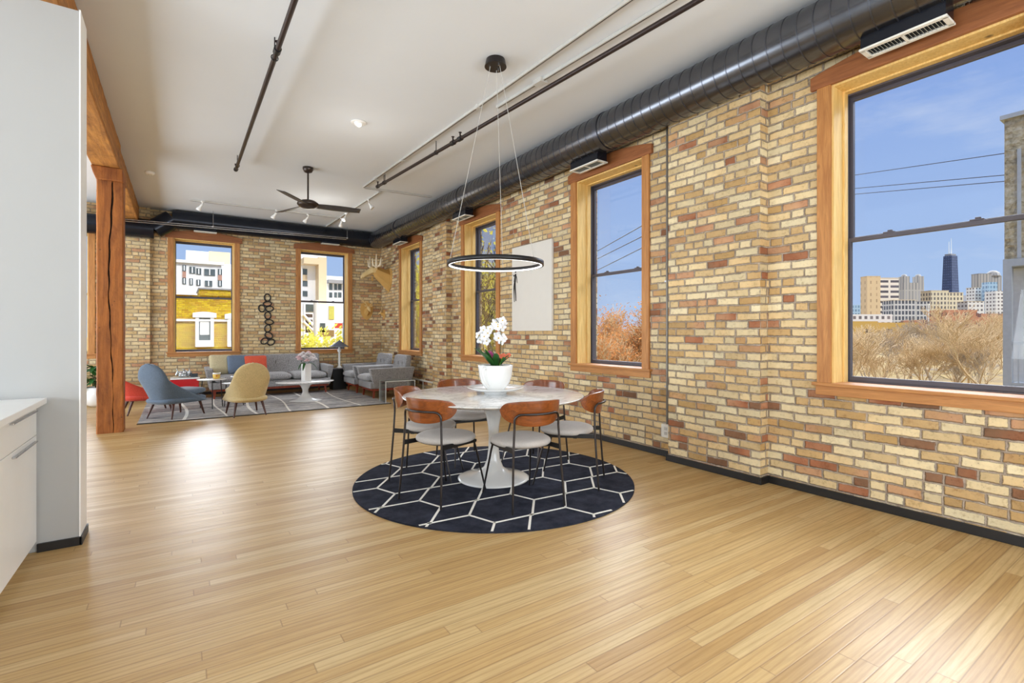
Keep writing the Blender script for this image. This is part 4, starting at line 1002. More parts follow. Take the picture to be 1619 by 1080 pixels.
b.done('body', m_chr, sc)
tag(B().box(.235 - .06, .235 + .065, 11.55, 11.66, .4305, .50).done('dark_box', flat('smoky_box', srgb(52, 58, 64), 0.25), bevel=.006), 'small dark box on the right side of the red side table', 'box')
# black cabinet between sofa and armchair with the lamp on it
st_ = empty('black_end_table', (3.03, 11.72, 0), 0, 'plain black end table between the sofa and the far armchair', 'table')
B().box(-.14, .16, -.17, .17, 0, .47).done('body', m_black, st_, bevel=.006); B().box(-.15, .17, -.18, .18, .4705, .487).done('top', m_sash, st_, bevel=.004)
tl = empty('table_lamp', (3.07, 11.72, .4872), 0, 'table lamp with a wide dark conical shade and white turned base', 'lamp')
B().lathe([(0, 0), (.07, 0), (.068, .02), (.03, .05), (.025, .10), (.022, .36), (.04, .38), (.045, .42), (.025, .46), (.02, .50), (.008, .51), (.008, .56), (0, .56)], 24).done('base', m_ceram, tl)
B().lathe([(.215, .50), (.10, .575), (.02, .635), (.0, .645), (0, .64), (.02, .628), (.10, .568), (.213, .494), (.215, .50)], 40).done('lamp_shade', flat('slate_shade', srgb(98, 102, 112), 0.5), tl)
B().cone((0, 0, .56), (0, 0, .64), .006).ball((0, 0, .652), .010).done('finial', m_metal, tl)
# clear waterfall side table
at_ = empty('clear_side_table', (3.42, 8.97, 0), R(0), 'clear acrylic waterfall side table in front of the near armchair', 'table')
b = B(); b.box(-.29, .29, -.17, .17, .395, .41); b.box(-.29, -.275, -.17, .17, 0, .395); b.box(.275, .29, -.17, .17, 0, .395); b.done('panel', m_acry, at_, bevel=.002)
b = B()
for y_ in (-.1702, .1702):
    b.box(-.291, .291, y_ - .0012, y_ + .0012, .396, .4105); b.box(-.2905, -.276, y_ - .0012, y_ + .0012, .0, .396); b.box(.276, .2905, y_ - .0012, y_ + .0012, .0, .396)
b.done('bright_edge', flat('acrylic_edge', srgb(214, 222, 222), 0.2), at_)
# plant in a white pot behind the post
pl = empty('potted_plant', (-1.20, 11.35, 0), 0, 'dark leafy plant in a rounded white pot behind the timber post', 'plant')
B().lathe([(0, 0), (.11, 0), (.17, .05), (.205, .14), (.205, .24), (.18, .34), (.165, .345), (.17, .31), (0, .31)], 36).done('pot', m_ceram, pl)
random.seed(3)
b = B()
for i in range(60):
    a = random.uniform(0, 2 * pi); h = random.uniform(.36, .72); r_ = random.uniform(.02, .12)
    leaf(b, (r_ * cos(a), r_ * sin(a), h), a, random.uniform(.16, .28), .040, R(random.uniform(-10, 55)), random.uniform(.2, .7), 5)
b.done('foliage', m_leafd, pl)
b = B()
for i in range(12):
    a = i * 2.4; b.tube([(.03 * cos(a), .03 * sin(a), .30), (.10 * cos(a), .10 * sin(a), .70)], .006, 5)
b.done('stem', m_stem, pl)
# ------------------------------------------------------------------ things on the walls
rs = empty('ring_sculpture', (1.622, YB - .015, 0), 0, 'black metal wall sculpture of stacked oval rings on the end wall', 'sculpture')
for cx_, cy_, w, h, a in ((422.8, 470.6, 4.4, 5.6, 0), (422.7, 480.3, 5.8, 3.5, 8), (413.8, 487.6, 4.4, 5.4, 12), (426.0, 488.2, 5.8, 3.8, -6 + 12), (423.3, 499.0, 4.4, 5.6, 0), (425.5, 509.2, 6.0, 3.6, -4), (423.3, 519.4, 4.3, 5.7, -14), (425.0, 530.3, 5.8, 4.3, -38), (418.2, 539.3, 5.4, 4.2, 36), (428.5, 541.0, 5.4, 4.4, 32)):
    c = ony(cx_, cy_, YB - .015); k = .0143
    pts = [(c.x - 1.622 + (w * k * cos(t) * cos(R(a)) - h * k * sin(t) * sin(R(a))), 0, c.z + (w * k * cos(t) * sin(R(a)) + h * k * sin(t) * cos(R(a)))) for t in [2 * pi * i / 24 for i in range(24)]]
    B().tube(pts, .013, 8, closed=True).done('oval_ring', m_black, rs)
m_card = flat('kraft_card', srgb(214, 170, 98), 0.8, var=.06); m_cardl = flat('kraft_card_pale', srgb(232, 206, 150), 0.8, var=.05); m_ant = flat('pale_antler', srgb(244, 232, 206), 0.7)
def shield(hw_, h_): return [(0, -h_), (hw_ * .55, -h_ * .72), (hw_ * .9, -h_ * .25), (hw_, h_ * .35), (hw_ * .85, h_ * .85), (0, h_), (-hw_ * .85, h_ * .85), (-hw_, h_ * .35), (-hw_ * .9, -h_ * .25), (-hw_ * .55, -h_ * .72)]
def loft(b, secs):
    """secs: list of (centre, half w, half h) rings of 6 points in the xz plane going along -y"""
    vs = []; n = 6
    for (c, w, h) in secs:
        for i in range(n):
            a = 2 * pi * i / n + pi / 6; vs.append((c[0] + w * cos(a), c[1], c[2] + h * sin(a)))
    fs = [(i * n + k, i * n + (k + 1) % n, (i + 1) * n + (k + 1) % n, (i + 1) * n + k) for i in range(len(secs) - 1) for k in range(n)] + [tuple(range(n)), tuple(range((len(secs) - 1) * n, len(secs) * n))[::-1]]
    return b.add(vs, fs)
def trophy(name, loc, rz, s, label, kind):
    e = empty(name, loc, rz, label, 'trophy', 'cardboard animal trophies'); S = Matrix.Scale(s, 4)
    B(S).prism(shield(.20, .28), -.02, 0, XZ).done('plaque', m_card, e)
    if kind == 'moose':
        loft(B(S), [((0, -.02, -.04), .16, .27), ((0, -.14, .03), .14, .22), ((0, -.34, .15), .11, .15), ((0, -.42, .20), .08, .09)]).done('neck', m_card, e)
        loft(B(S), [((0, -.34, .20), .10, .10), ((0, -.44, .19), .10, .10), ((0, -.55, .12), .070, .075), ((0, -.64, .06), .075, .07), ((0, -.69, .03), .05, .045)]).done('head', m_cardl, e)
        B(S).prism([(-.02, 0), (.02, 0), (0, -.12)], -.44, -.41, XZ @ T(0, .06, 0)).done('dewlap', m_card, e)
        for sx in (-1, 1):
            B(S).tube([(sx * .05, -.36, .25), (sx * .13, -.37, .27)], .018, 6).tube([(sx * .13, -.37, .27), (sx * .20, -.38, .28)], .02, 6).done('antler_base', m_ant, e)
            for k, (dx, dy, hh) in enumerate(((.10, -.09, .20), (.17, -.03, .30), (.22, .05, .22))):
                B(S).tube([(sx * .14, -.37, .26), (sx * (dx + .05), -.37 + dy, .31), (sx * (dx + .07), -.37 + dy * 1.2, .26 + hh)], [.016, .030, .008], 6).done('antler_tine', m_ant, e)
            B(S).prism([(0, -.015), (sx * .10, .03), (sx * .05, .045)], -.36, -.345, XZ @ T(sx * .07, .20, 0)).done('ear', m_cardl, e)
    else:
        loft(B(S), [((0, -.02, -.02), .09, .13), ((0, -.14, .04), .07, .10), ((0, -.20, .08), .055, .075)]).done('neck', m_card, e)
        loft(B(S), [((0, -.18, .10), .055, .06), ((0, -.25, .07), .05, .05), ((0, -.34, .0), .028, .03)]).done('head', m_cardl, e)
        for sx in (-1, 1):
            B(S).tube([(sx * .03, -.18, .14), (sx * .08, -.19, .22), (sx * .17, -.18, .30), (sx * .25, -.16, .40), (sx * .24, -.15, .50)], [.012, .012, .011, .009, .004], 6).done('antler', m_cardl, e)
            for p0, p1 in (((.10, -.19, .24), (.08, -.22, .34)), ((.17, -.18, .30), (.13, -.20, .42)), ((.22, -.17, .36), (.30, -.18, .44))):
                B(S).tube([(sx * p0[0], p0[1], p0[2]), (sx * p1[0], p1[1], p1[2])], [.009, .004], 6).done('antler_tine', m_cardl, e)
            B(S).prism([(0, 0), (sx * .09, .03), (sx * .04, .05)], -.19, -.18, XZ @ T(sx * .05, .13, 0)).done('ear', m_cardl, e)
    return e
trophy('moose_trophy', (XW, 11.66, 2.60), -pi / 2, 1.0, 'large cardboard moose head with pale antlers on the side wall near the corner', 'moose')
trophy('deer_trophy', (3.87, YB, 1.84), 0, .80, 'medium cardboard deer head on the end wall below the moose', 'deer')
trophy('small_deer_trophy', (XW, 12.05, 1.76), -pi / 2, .45, 'tiny cardboard deer head in the corner right of the medium deer', 'deer')
# ------------------------------------------------------------------ outside
GZ = -5.0
def grass_mat():
    s = NT('dry_park_ground'); g = s.n('ShaderNodeNewGeometry'); a = s.noise(g.outputs['Position'], .12, 5, .6)
    s.l(s.ramp(a, [(.35, srgb(118, 96, 56)), (.5, srgb(148, 122, 62)), (.65, srgb(108, 88, 62))]), s.b.inputs['Base Color']); s.b.inputs['Roughness'].default_value = 1; return s.m
tag(B().box(-300, 900, -300, 900, GZ - 1, GZ).done('ground', grass_mat()), kind='structure')

def facade(name, wall, win, w=3.0, h=3.4, fx=.55, fz=.55, rough=.8):
    """regular window grid as a surface pattern for far away buildings"""
    if name in MATS: return MATS[name]
    s = NT(name); c = s.obj(); p = s.n('ShaderNodeSeparateXYZ'); s.l(c, p.inputs[0]); g = s.n('ShaderNodeNewGeometry')
    tn = s.n('ShaderNodeTexCoord'); nn = s.n('ShaderNodeSeparateXYZ'); s.l(tn.outputs['Normal'], nn.inputs[0])
    isx = s.math('GREATER_THAN', s.math('ABSOLUTE', nn.outputs[0]), .5); up = s.math('GREATER_THAN', s.math('ABSOLUTE', nn.outputs[2]), .5)
    u = s.math('ADD', s.math('MULTIPLY', p.outputs[1], isx), s.math('MULTIPLY', p.outputs[0], s.math('SUBTRACT', 1.0, isx)))
    fu = s.math('ABSOLUTE', s.math('SUBTRACT', s.math('FRACT', s.math('DIVIDE', u, w)), .5)); fv = s.math('ABSOLUTE', s.math('SUBTRACT', s.math('FRACT', s.math('DIVIDE', p.outputs[2], h)), .5))
    m = s.math('MULTIPLY', s.math('LESS_THAN', fu, fx / 2), s.math('LESS_THAN', fv, fz / 2)); m = s.math('MULTIPLY', m, s.math('SUBTRACT', 1.0, up))
    wn = s.n('ShaderNodeTexWhiteNoise', noise_dimensions='2D'); s.l(s.comb(s.math('FLOOR', s.math('DIVIDE', u, w)), s.math('FLOOR', s.math('DIVIDE', p.outputs[2], h))), wn.inputs['Vector'])
    wc = s.mix(.5, win, s.ramp(wn.outputs[0], [(0, tuple(v * .6 for v in win)), (1, tuple(min(1, v * 1.6) for v in win))]))
    s.l(s.mix(m, wall, wc), s.b.inputs['Base Color']); s.b.inputs['Roughness'].default_value = rough; MATS[name] = s.m; return s.m
random.seed(21)
def far_box(name, x0, x1, ytop, t, mat, label, depth=None, rz=None, cap=None, cat='building', group='far skyline buildings', top=None):
    """a building seen between two picture columns at distance t, standing on the ground"""
    L, Rr = at(x0, CY, t), at(x1, CY, t); c = (L + Rr) / 2; w = (Rr - L).length; z = EYE + (CY - ytop) / FPX * t
    e = empty(name, (c.x, c.y, GZ), -YAW + (rz or 0), label, cat, group); d = depth or w * .7
    B().box(-w / 2, w / 2, 0, d, 0, z - GZ).done('tower', mat, e)
    if cap: B().box(-w / 2 - w * .02, w / 2 + w * .02, -d * .02, d * 1.02, z - GZ, z - GZ + w * .03).done('roof_cap', cap, e)
    return e, w, d, z - GZ
m_conc = flat('warm_concrete', srgb(214, 196, 166), .9); m_concd = flat('grey_concrete', srgb(150, 146, 142), .9)
f_tan = facade('tan_tower', srgb(226, 196, 150), srgb(196, 162, 122), 5, 5.2, .22, .5); f_band = facade('banded_facade', srgb(238, 226, 208), srgb(92, 86, 92), 90, 4.4, .98, .45)
f_grey = facade('grey_twin', srgb(186, 178, 164), srgb(150, 146, 142), 4, 60, .5, .98); f_grid = facade('white_grid', srgb(206, 204, 198), srgb(84, 88, 98), 2.3, 3.6, .66, .7)
f_cream = facade('cream_grid', srgb(226, 212, 178), srgb(112, 104, 98), 2.8, 3.6, .5, .6); f_dark = facade('dark_tower', srgb(66, 72, 92), srgb(90, 98, 122), 3.2, 4.6, .5, .5)
f_brick = facade('orange_low_rise', srgb(196, 138, 104), srgb(120, 84, 76), 5, 4.2, .4, .4); f_glass = facade('pale_glass', srgb(168, 196, 214), srgb(110, 140, 166), 3, 4, .6, .6, .4)
f_white = facade('white_low_rise', srgb(232, 228, 220), srgb(120, 112, 110), 3, 3.2, .5, .5); f_yel = facade('yellow_low_rise', srgb(206, 166, 84), srgb(96, 70, 50), 6, 4.6, .35, .35)
e, w, d, z = far_box('tower_block', 1371, 1392, 437, 420, f_tan, 'tan concrete high-rise at the left of the skyline, its blank side', cap=m_conc)
e, w, d, z = far_box('tower_block', 1391.5, 1421, 440, 424, f_band, 'banded white high-rise face joined to the tan tower at the left of the skyline', cap=m_conc)
e, w, d, z = far_box('twin_tower', 1430, 1461, 447, 620, f_grey, 'pale twin-topped stone skyscraper left of the black tower')
for sx in (-1, 1): B().box(sx * w * .36 - w * .13, sx * w * .36 + w * .13, 0, w * .4, z, z + w * .33).lathe([(w * .13, 0), (w * .10, w * .09), (0, w * .13)], 16, (sx * w * .36, w * .2, z + w * .33)).done('dome_top', f_grey, e)
far_box('apartment_slab', 1413, 1448, 475, 330, f_grid, 'wide grey gridded apartment slab below the twin-topped skyscraper', cap=m_conc)
far_box('apartment_slab', 1448.5, 1471, 477, 332, f_grid, 'darker gridded apartment wing right of the wide grey slab', cap=m_concd)
# black tapered skyscraper with two antennas
L, Rr = at(1489.5, CY, 900), at(1515.5, CY, 900); c = (L + Rr) / 2; w = (Rr - L).length; zt_ = EYE + (CY - 405) / FPX * 900 - GZ
e = empty('black_skyscraper', (c.x, c.y, GZ), -YAW + R(20), 'black tapered skyscraper with two white antennas above the skyline', 'building', 'far skyline buildings')
k = .66; b = B(); hw = w / 2 * .82; b.add([(-hw, -hw * .8, 0), (hw, -hw * .8, 0), (hw, hw * .8, 0), (-hw, hw * .8, 0), (-hw * k, -hw * .8 * k, zt_), (hw * k, -hw * .8 * k, zt_), (hw * k, hw * .8 * k, zt_), (-hw * k, hw * .8 * k, zt_)], [(0, 3, 2, 1), (4, 5, 6, 7), (0, 1, 5, 4), (1, 2, 6, 5), (2, 3, 7, 6), (3, 0, 4, 7)])
b.done('tower', f_dark, e); b = B()
b.box(-hw * k * .9, hw * k * .9, -hw * .6 * k, hw * .6 * k, zt_, zt_ + 3.5); b.done('crown', m_concd, e)
for sx, hh in ((-.32, 26), (.22, 33)): B().cone((sx * hw, 0, zt_ + 3), (sx * hw, 0, zt_ + hh), .9, .35, 8).done('antenna', m_vent, e)
far_box('apartment_slab', 1472, 1500, 460, 400, f_cream, 'cream gridded apartment tower in front of the black skyscraper, left half', cap=m_conc)
far_box('apartment_slab', 1500.5, 1523, 463, 402, f_cream, 'cream gridded apartment tower wing at the right foot of the black skyscraper', cap=m_conc)
far_box('office_block', 1523, 1548, 467, 560, flat('pale_grey_stone', srgb(176, 178, 186), .9), 'plain pale grey block right of the cream apartment towers')
far_box('office_block', 1530, 1556, 477, 380, f_white, 'white windowed block on the right of the skyline behind the orange low-rise', cap=m_conc)
far_box('glass_tower', 1548, 1567, 433, 640, f_grey, 'grey stone skyscraper left of the domed tower at the far right', cap=m_concd)
e, w, d, z = far_box('domed_tower', 1566, 1584, 436, 660, f_grey, 'tall stone tower with a rounded top at the far right of the skyline')
B().lathe([(w * .5, 0), (w * .42, w * .28), (w * .2, w * .46), (0, w * .5)], 20, (0, d * .4, z)).done('dome', f_grey, e)
far_box('glass_tower', 1541, 1562, 455, 480, f_white, 'white ribbed tower in the right part of the skyline', cap=m_conc)
far_box('glass_tower', 1562, 1577, 446, 470, f_glass, 'pale blue glass tower beside the white ribbed tower')
far_box('glass_tower', 1574, 1600, 460, 430, f_white, 'white balcony tower at the right edge of the skyline')
far_box('low_rise', 1340, 1371, 482, 520, f_glass, 'low pale glass block at the left edge of the skyline')
far_box('low_rise', 1336, 1411, 497, 260, f_white, 'long white low-rise under the tan tower')
far_box('low_rise', 1330, 1388, 508, 170, f_yel, 'yellow low-rise with dark openings above the trees on the left')
far_box('low_rise', 1387, 1452, 510, 172, f_yel, 'long yellow wall with small openings above the bare trees')
far_box('low_rise', 1450, 1497, 506, 185, f_brick, 'small red brick row between the yellow wall and the orange low-rise')
far_box('low_rise', 1495, 1545, 490, 220, f_brick, 'orange brick low-rise with bays above the bare trees')
far_box('low_rise', 1545.5, 1600, 496, 236, f_brick, 'orange brick low-rise continuing behind the grey balcony')
pole = empty('light_mast', at(1468, CY, 120).xy.to_3d() + Vector((0, 0, GZ)), 0, 'thin white mast above the bare trees', 'mast')
B().cone((0, 0, 0), (0, 0, 13.2), .18, .13, 8).done('shaft', m_vent, pole); B().box(-.4, .4, -.15, .15, 13.2, 13.4).done('lamp_head', m_vent, pole)

# overhead cables
m_cable = flat('cable', (.02, .02, .022), .6)
def cable(y0px, y1px, lab, ta=26.0, x0=1330, x1=1619):
    A_, B_ = at(x0, y0px, ta + 4), at(x1, y1px, ta - 6); d = B_ - A_; pts = [A_ + d * t + Vector((0, 0, -.5 * (1 - (2 * (t - .2)) ** 2) * 0)) for t in (-.3, 0, .5, 1, 1.6)]
    o = B().tube([p for p in pts], .018, 6).done('overhead_cable', m_cable); tag(o, lab, 'cable', 'overhead cables'); return o
cable(280, 238, 'topmost cable crossing the sky in the nearest window')
cable(300, 274, 'middle cable crossing the sky in the nearest window'); cable(309, 284, 'lowest cable crossing the sky in the nearest window')
for ya, yb_, lab in ((408, 357, 'topmost cable seen in the window right of the canvas'), (419, 374, 'middle cable seen in the window right of the canvas'), (437, 392, 'lowest cable seen in the window right of the canvas')): cable(ya, yb_, lab, 24, 925, 1015)

# rough stone stair tower and balcony close by
def stone_mat():
    s = NT('rough_stone'); g = s.n('ShaderNodeNewGeometry'); vo = s.n('ShaderNodeTexVoronoi', feature='F1'); vo.inputs['Scale'].default_value = 4.2; s.l(s.mapping(g.outputs['Position'], (1, 1, 1.3)), vo.inputs['Vector'])
    n_ = s.noise(g.outputs['Position'], 5, 6, .7); s.l(s.ramp(n_, [(.3, srgb(126, 116, 92)), (.5, srgb(196, 186, 158)), (.7, srgb(226, 218, 196))]), s.b.inputs['Base Color']); s.bump(s.math('ADD', vo.outputs[0], n_), 1.0, .15); s.b.inputs['Roughness'].default_value = .95; return s.m
m_stone = stone_mat(); m_stucco = flat('grey_stucco', srgb(196, 198, 200), .9, bump=.4, bscale=14); m_gsteel = flat('grey_painted_steel', srgb(172, 180, 188), .6)
K = at(1588, CY, 14.0)
tw = empty('stone_building', (K.x, K.y, GZ), 0, 'neighbouring building with rough stone upper wall at the right edge of the nearest window', 'building')
zb_ = EYE + (CY - 410) / FPX * 14 - GZ; ztp = EYE + (CY - 190) / FPX * 14 - GZ
B().box(0, 5, -9, 0, zb_, ztp).done('stone_wall', m_stone, tw); B().box(-.08, 5, -9, .08, ztp, ztp + .12).done('parapet', m_gsteel, tw)
B().box(.5, 5, -9, 0, 0, zb_ - .23).done('stucco_wall', m_stucco, tw)
B().box(-.02, .0, -.34, -.26, zb_ + .0, ztp - .9).done('downpipe', m_gsteel, tw)
bal = empty('balcony', (K.x, K.y, GZ), 0, 'grey steel balcony with railing under the rough stone wall', 'balcony')
zd = EYE + (CY - 604) / FPX * 14 - GZ
B().box(-.06, 1.2, -4.5, 0.02, zb_ - .22, zb_ - .01).done('beam', m_gsteel, bal); B().box(-.06, .10, -.16, .02, 0, zb_ - .22).done('post', m_gsteel, bal)
B().box(-.05, 1.2, -4.5, -.165, zd - .15, zd).done('deck', m_gsteel, bal)
zr = EYE + (CY - 540) / FPX * 14 - GZ
B().box(-.04, .02, -4.5, -.16, zr - .06, zr).done('top_rail', m_gsteel, bal)
for i in range(20): B().box(-.02, .0, -.30 - i * .2, -.27 - i * .2, zd, zr - .06).done('baluster', m_gsteel, bal)

# ------------------------------------------------------------------ trees
def tree_mesh(seed, H, spread=1.0, levels=6, r0=.20, upb=.25, twig=.012, kids=3):
    rnd = random.Random(seed); b = B(); tips = []
    def rec(p, d, L, r, lv):
        n = 3 if lv > 1 else 2; pts = [p]; q = p.copy(); dd = d.copy()
        for i in range(n):
            dd = (dd + Vector((rnd.uniform(-1, 1), rnd.uniform(-1, 1), rnd.uniform(-.6, .8))) * .20 + Vector((0, 0, upb * .12))).normalized(); q = q + dd * (L / n); pts.append(q.copy())
        r1 = max(r * .6, twig * .6); seg = 7 if lv >= levels - 1 else (4 if lv > 2 else 3)
        b.tube(pts, [r + (r1 - r) * i / n for i in range(n + 1)], seg, caps=False)
        if lv <= 2: tips.extend(pts[1:])
        if lv == 0: return
        for k in range(kids + (1 if lv < levels - 1 and rnd.random() < .5 else 0)):
            t = rnd.uniform(.45, 1.0) if k else 1.0; i = min(n - 1, int(t * n)); pp = pts[i] + (pts[i + 1] - pts[i]) * (t * n - i)
            a = rnd.uniform(0, 2 * pi); tilt = rnd.uniform(.35, .85) * spread if k else rnd.uniform(.1, .4)
            ax = dd.orthogonal().normalized(); ax.rotate(Matrix.Rotation(a, 3, dd)); nd = (dd * cos(tilt) + ax * sin(tilt)); nd.z += upb * .3; nd.normalize()
            rec(pp, nd, L * rnd.uniform(.62, .82), max(r1 * rnd.uniform(.6, .85), twig * .6), lv - 1)
    rec(Vector((0, 0, 0)), Vector((0, 0, 1)), H * .27, r0, levels); return b, tips
def leaf_cards(tips, seed, n, size, sx=.5):
    rnd = random.Random(seed); b = B()
    for i in range(n):
        c = rnd.choice(tips) + Vector((rnd.gauss(0, .25), rnd.gauss(0, .25), rnd.gauss(0, .25))); a = Vector((rnd.uniform(-1, 1), rnd.uniform(-1, 1), rnd.uniform(-1, 1))).normalized(); q = a.orthogonal().normalized(); w = a.cross(q); s = size * rnd.uniform(.6, 1.3)
        b.add([c - q * s, c + w * s * sx + a * s * .2, c + q * s, c - w * s * sx + a * s * .2], [(0, 1, 2, 3)])
    return b
m_barkt = flat('tan_bark', srgb(204, 178, 136), .95, var=.2); m_barkg = flat('grey_bark', srgb(176, 160, 138), .95, var=.2); m_barkd = flat('dark_bark', srgb(92, 74, 60), .95, var=.2)
m_lo = leafy('orange_leaves', srgb(192, 134, 78)); m_ly = leafy('yellow_leaves', srgb(244, 220, 84)); m_lg = leafy('yellow_green_leaves', srgb(226, 214, 96))
tb = []
for sd_, H in ((1, 9), (2, 9), (5, 9)):
    b, tips = tree_mesh(sd_, H, .9, 6, .13, .32, .017); tb.append((b.done('branches', m_barkt if sd_ != 2 else m_barkg), tips))
for o, _ in tb: COL.objects.unlink(o)
leafs = {}
for nm, mat, n_, sz, idx in (('o', m_lo, 6500, .062, 0), ('y', m_ly, 9000, .065, 1), ('g', m_lg, 3000, .06, 2)):
    o = leaf_cards(tb[idx][1], 7, n_, sz).done('foliage', mat); COL.objects.unlink(o); leafs[nm] = (o, idx)
def tree(px, t, topy, label, kind='bare', idx=0, rz=0.0, group='trees outside the side windows', bark=None, sc=None):
    p = at(px, CY, t); zt2 = EYE + (CY - topy) / FPX * t
    if kind in leafs: idx = leafs[kind][1]
    o, tips = tb[idx]; top = max(v.z for v in tips); s = (zt2 - GZ) / top
    e = empty('bare_tree' if kind == 'bare' else 'autumn_tree', (p.x, p.y, GZ), rz, label, 'tree', group)
    e.scale = (s, s, s) if sc is None else (s * sc, s * sc, s)
    c = o.copy(); COL.objects.link(c); c.parent = e
    if bark: c.data = o.data; c.material_slots[0].link = 'OBJECT'; c.material_slots[0].material = bark
    if kind in leafs: c = leafs[kind][0].copy(); COL.objects.link(c); c.parent = e
    return e
W1 = [(1585, 30, 470, 0, 'bare tree with thick tan limbs beside the grey balcony'), (1350, 34, 512, 2, 'bare tan tree at the left edge of the nearest window'), (1392, 58, 516, 1, 'greyish bare tree low at the left under the yellow wall'), (1432, 46, 508, 0, 'broad bare tree below the gridded apartment slab'),
      (1475, 60, 500, 1, 'greyish bare tree under the black skyscraper'), (1512, 42, 502, 2, 'bare tan tree left of the thick-limbed one'), (1548, 62, 486, 0, 'tall bare tree before the orange low-rise'), (1372, 80, 518, 0, 'distant bare tree under the long white low-rise'), (1410, 85, 519, 2, 'distant bare tree near the middle of the yellow wall'),
      (1452, 85, 515, 0, 'distant bare tree at the right end of the yellow wall'), (1495, 85, 510, 2, 'distant bare tree under the red brick row'), (1530, 80, 505, 1, 'distant greyish bare tree under the orange low-rise'), (1570, 85, 500, 2, 'distant bare tree just left of the balcony post'), (1620, 45, 490, 1, 'bare tree seen through the balcony railing')]
W1 += [(1365, 44, 522, 1, 'small bare tree low at the far left of the nearest window'), (1410, 38, 530, 0, 'short bare tree in front, below the long yellow wall'), (1455, 36, 528, 2, 'short bare tree in front, below the white mast'),
       (1490, 34, 532, 1, 'short greyish bare tree in front, below the orange low-rise corner'), (1530, 36, 520, 2, 'short bare tree in front, left of the thick-limbed tree'), (1385, 70, 524, 2, 'faraway small bare tree beneath the tan tower'),
       (1440, 68, 522, 1, 'faraway small greyish bare tree beneath the twin-topped skyscraper'), (1510, 70, 516, 0, 'faraway small bare tree beneath the cream apartment towers')]
for i, (px, t, ty, ix, lab) in enumerate(W1): tree(px, t, ty, lab, 'bare', ix, i * 1.7, sc=1.45)
tree(965, 22, 455, 'orange-leaved tree filling the lower part of the window right of the canvas', 'o', rz=.5, sc=1.1)
tree(1008, 27, 468, 'second orange-leaved tree at the right edge of that same window', 'o', rz=2.5, sc=1.1)
tree(930, 30, 478, 'orange-leaved tree at the left edge of the window right of the canvas', 'o', rz=4.1, sc=1.1)
tree(985, 14, 520, 'low orange shrub-like tree at the foot of the window right of the canvas', 'o', rz=3.3, sc=1.6)
tree(772, 17, 352, 'yellow-green tree with dark twigs behind the pendant ring window', 'g', rz=.3, bark=m_barkd, sc=.9)
tree(752, 26, 420, 'yellow tree low in the window behind the pendant ring', 'y', rz=1.3, sc=1.1); tree(790, 24, 430, 'yellow tree at the right of the window behind the pendant ring', 'y', rz=2.2)
tree(661, 14.5, 420, 'bright yellow tree in the farthest side window', 'y', rz=.9, sc=.5); tree(676, 17, 412, 'second bright yellow tree at the right of the farthest side window', 'y', rz=2.9, sc=.5)
hb = empty('brick_house', (28, 22.3, GZ), 0, 'orange brick house behind the orange trees', 'building')
B().box(0, 9, -3, 3.0, 0, 6.6).done('wall', brick_mat('house_brick', [(0, RED), (.5, srgb(196, 120, 72)), (1, srgb(210, 140, 90))], w=.3, h=.1), hb)
B().box(-.1, 9, -3.1, 3.1, 6.6, 6.8).done('parapet', m_conc, hb)
for y_ in (-1.8, .2, 2.0): B().box(-.03, .05, y_ - .4, y_ + .4, 4.2, 5.8).done('window', m_concd, hb)

# ------------------------------------------------------------------ buildings beyond the end wall
def face_building(name, px0, px1, ytop, Y, mat, label, depth=10, ybase=None, group='buildings beyond the end wall'):
    A_, B_ = ony(px0, ytop, Y), ony(px1, ytop, Y); e = empty(name, (A_.x, Y, GZ), 0, label, 'building', group); w = B_.x - A_.x
    B().box(0, w, 0, depth, 0, A_.z - GZ).done('wall', mat, e); return e, w, A_.z - GZ
def fwin(e, Y, X0, px0, px1, y0, y1, mat, name='window', dpt=.12):
    A_, B_ = ony(px0, y0, Y), ony(px1, y1, Y)
    f_ = B().box(A_.x - X0 - .05, B_.x - X0 + .05, -.06, 0, B_.z - GZ - .05, A_.z - GZ + .05).done(name, mat, e); return f_, (A_, B_)
m_stuc = flat('white_stucco', srgb(238, 236, 232), .9, var=.02); m_stucb = flat('beige_stucco', srgb(214, 190, 152), .9, var=.03); m_gl2 = flat('far_window_glass', srgb(88, 96, 96), .15, var=.3, scale=1.5); m_panel = flat('reddish_panel', srgb(176, 132, 112), .8)
Yw = 52
e, w, h = face_building('white_apartments', 250, 350, 413, Yw, m_stuc, 'white stucco apartment building in the left end window', 14)
X0 = e.location.x
A_, B_ = ony(294, 395.5, Yw + 3), ony(330, 416, Yw + 3); B().box(A_.x - X0, B_.x - X0, 3, 10, B_.z - GZ, A_.z - GZ).done('penthouse', m_stuc, e)
A_, B_ = ony(330, 397, Yw + 4), ony(364, 417, Yw + 4); B().box(A_.x - X0 + .02, B_.x - X0, 4, 9, B_.z - GZ, A_.z - GZ).done('penthouse', m_stucb, e)
B().box(-.2, w + .2, -.25, .2, h, h + .25).done('parapet', m_stuc, e)
for px0, px1, y0, y1 in ((289.5, 293, 420, 428), (289.5, 293, 440, 448.5), (300.5, 307.5, 422.5, 432), (311.5, 317, 425, 433.5), (324, 339, 426, 435.5), (300.5, 304, 441, 450), (311.5, 316, 443, 451), (325, 334.5, 444.5, 452.5), (345.5, 350, 426, 434.5), (345.5, 350, 444, 452.5)):
    f_, _ = fwin(e, Yw, X0, px0, px1, y0, y1, m_gl2); A_, B_ = ony((px0 + px1) / 2, y0, Yw), ony(px1, y1, Yw); B().box(A_.x - X0 - .04, A_.x - X0 + .04, -.09, -.06, B_.z - GZ, A_.z - GZ).done('mullion', m_stuc, f_)
for px0, px1, y0, y1 in ((289.5, 293, 430, 439), (345.5, 350, 435.5, 443)): fwin(e, Yw, X0, px0, px1, y0, y1, m_panel, 'spandrel')
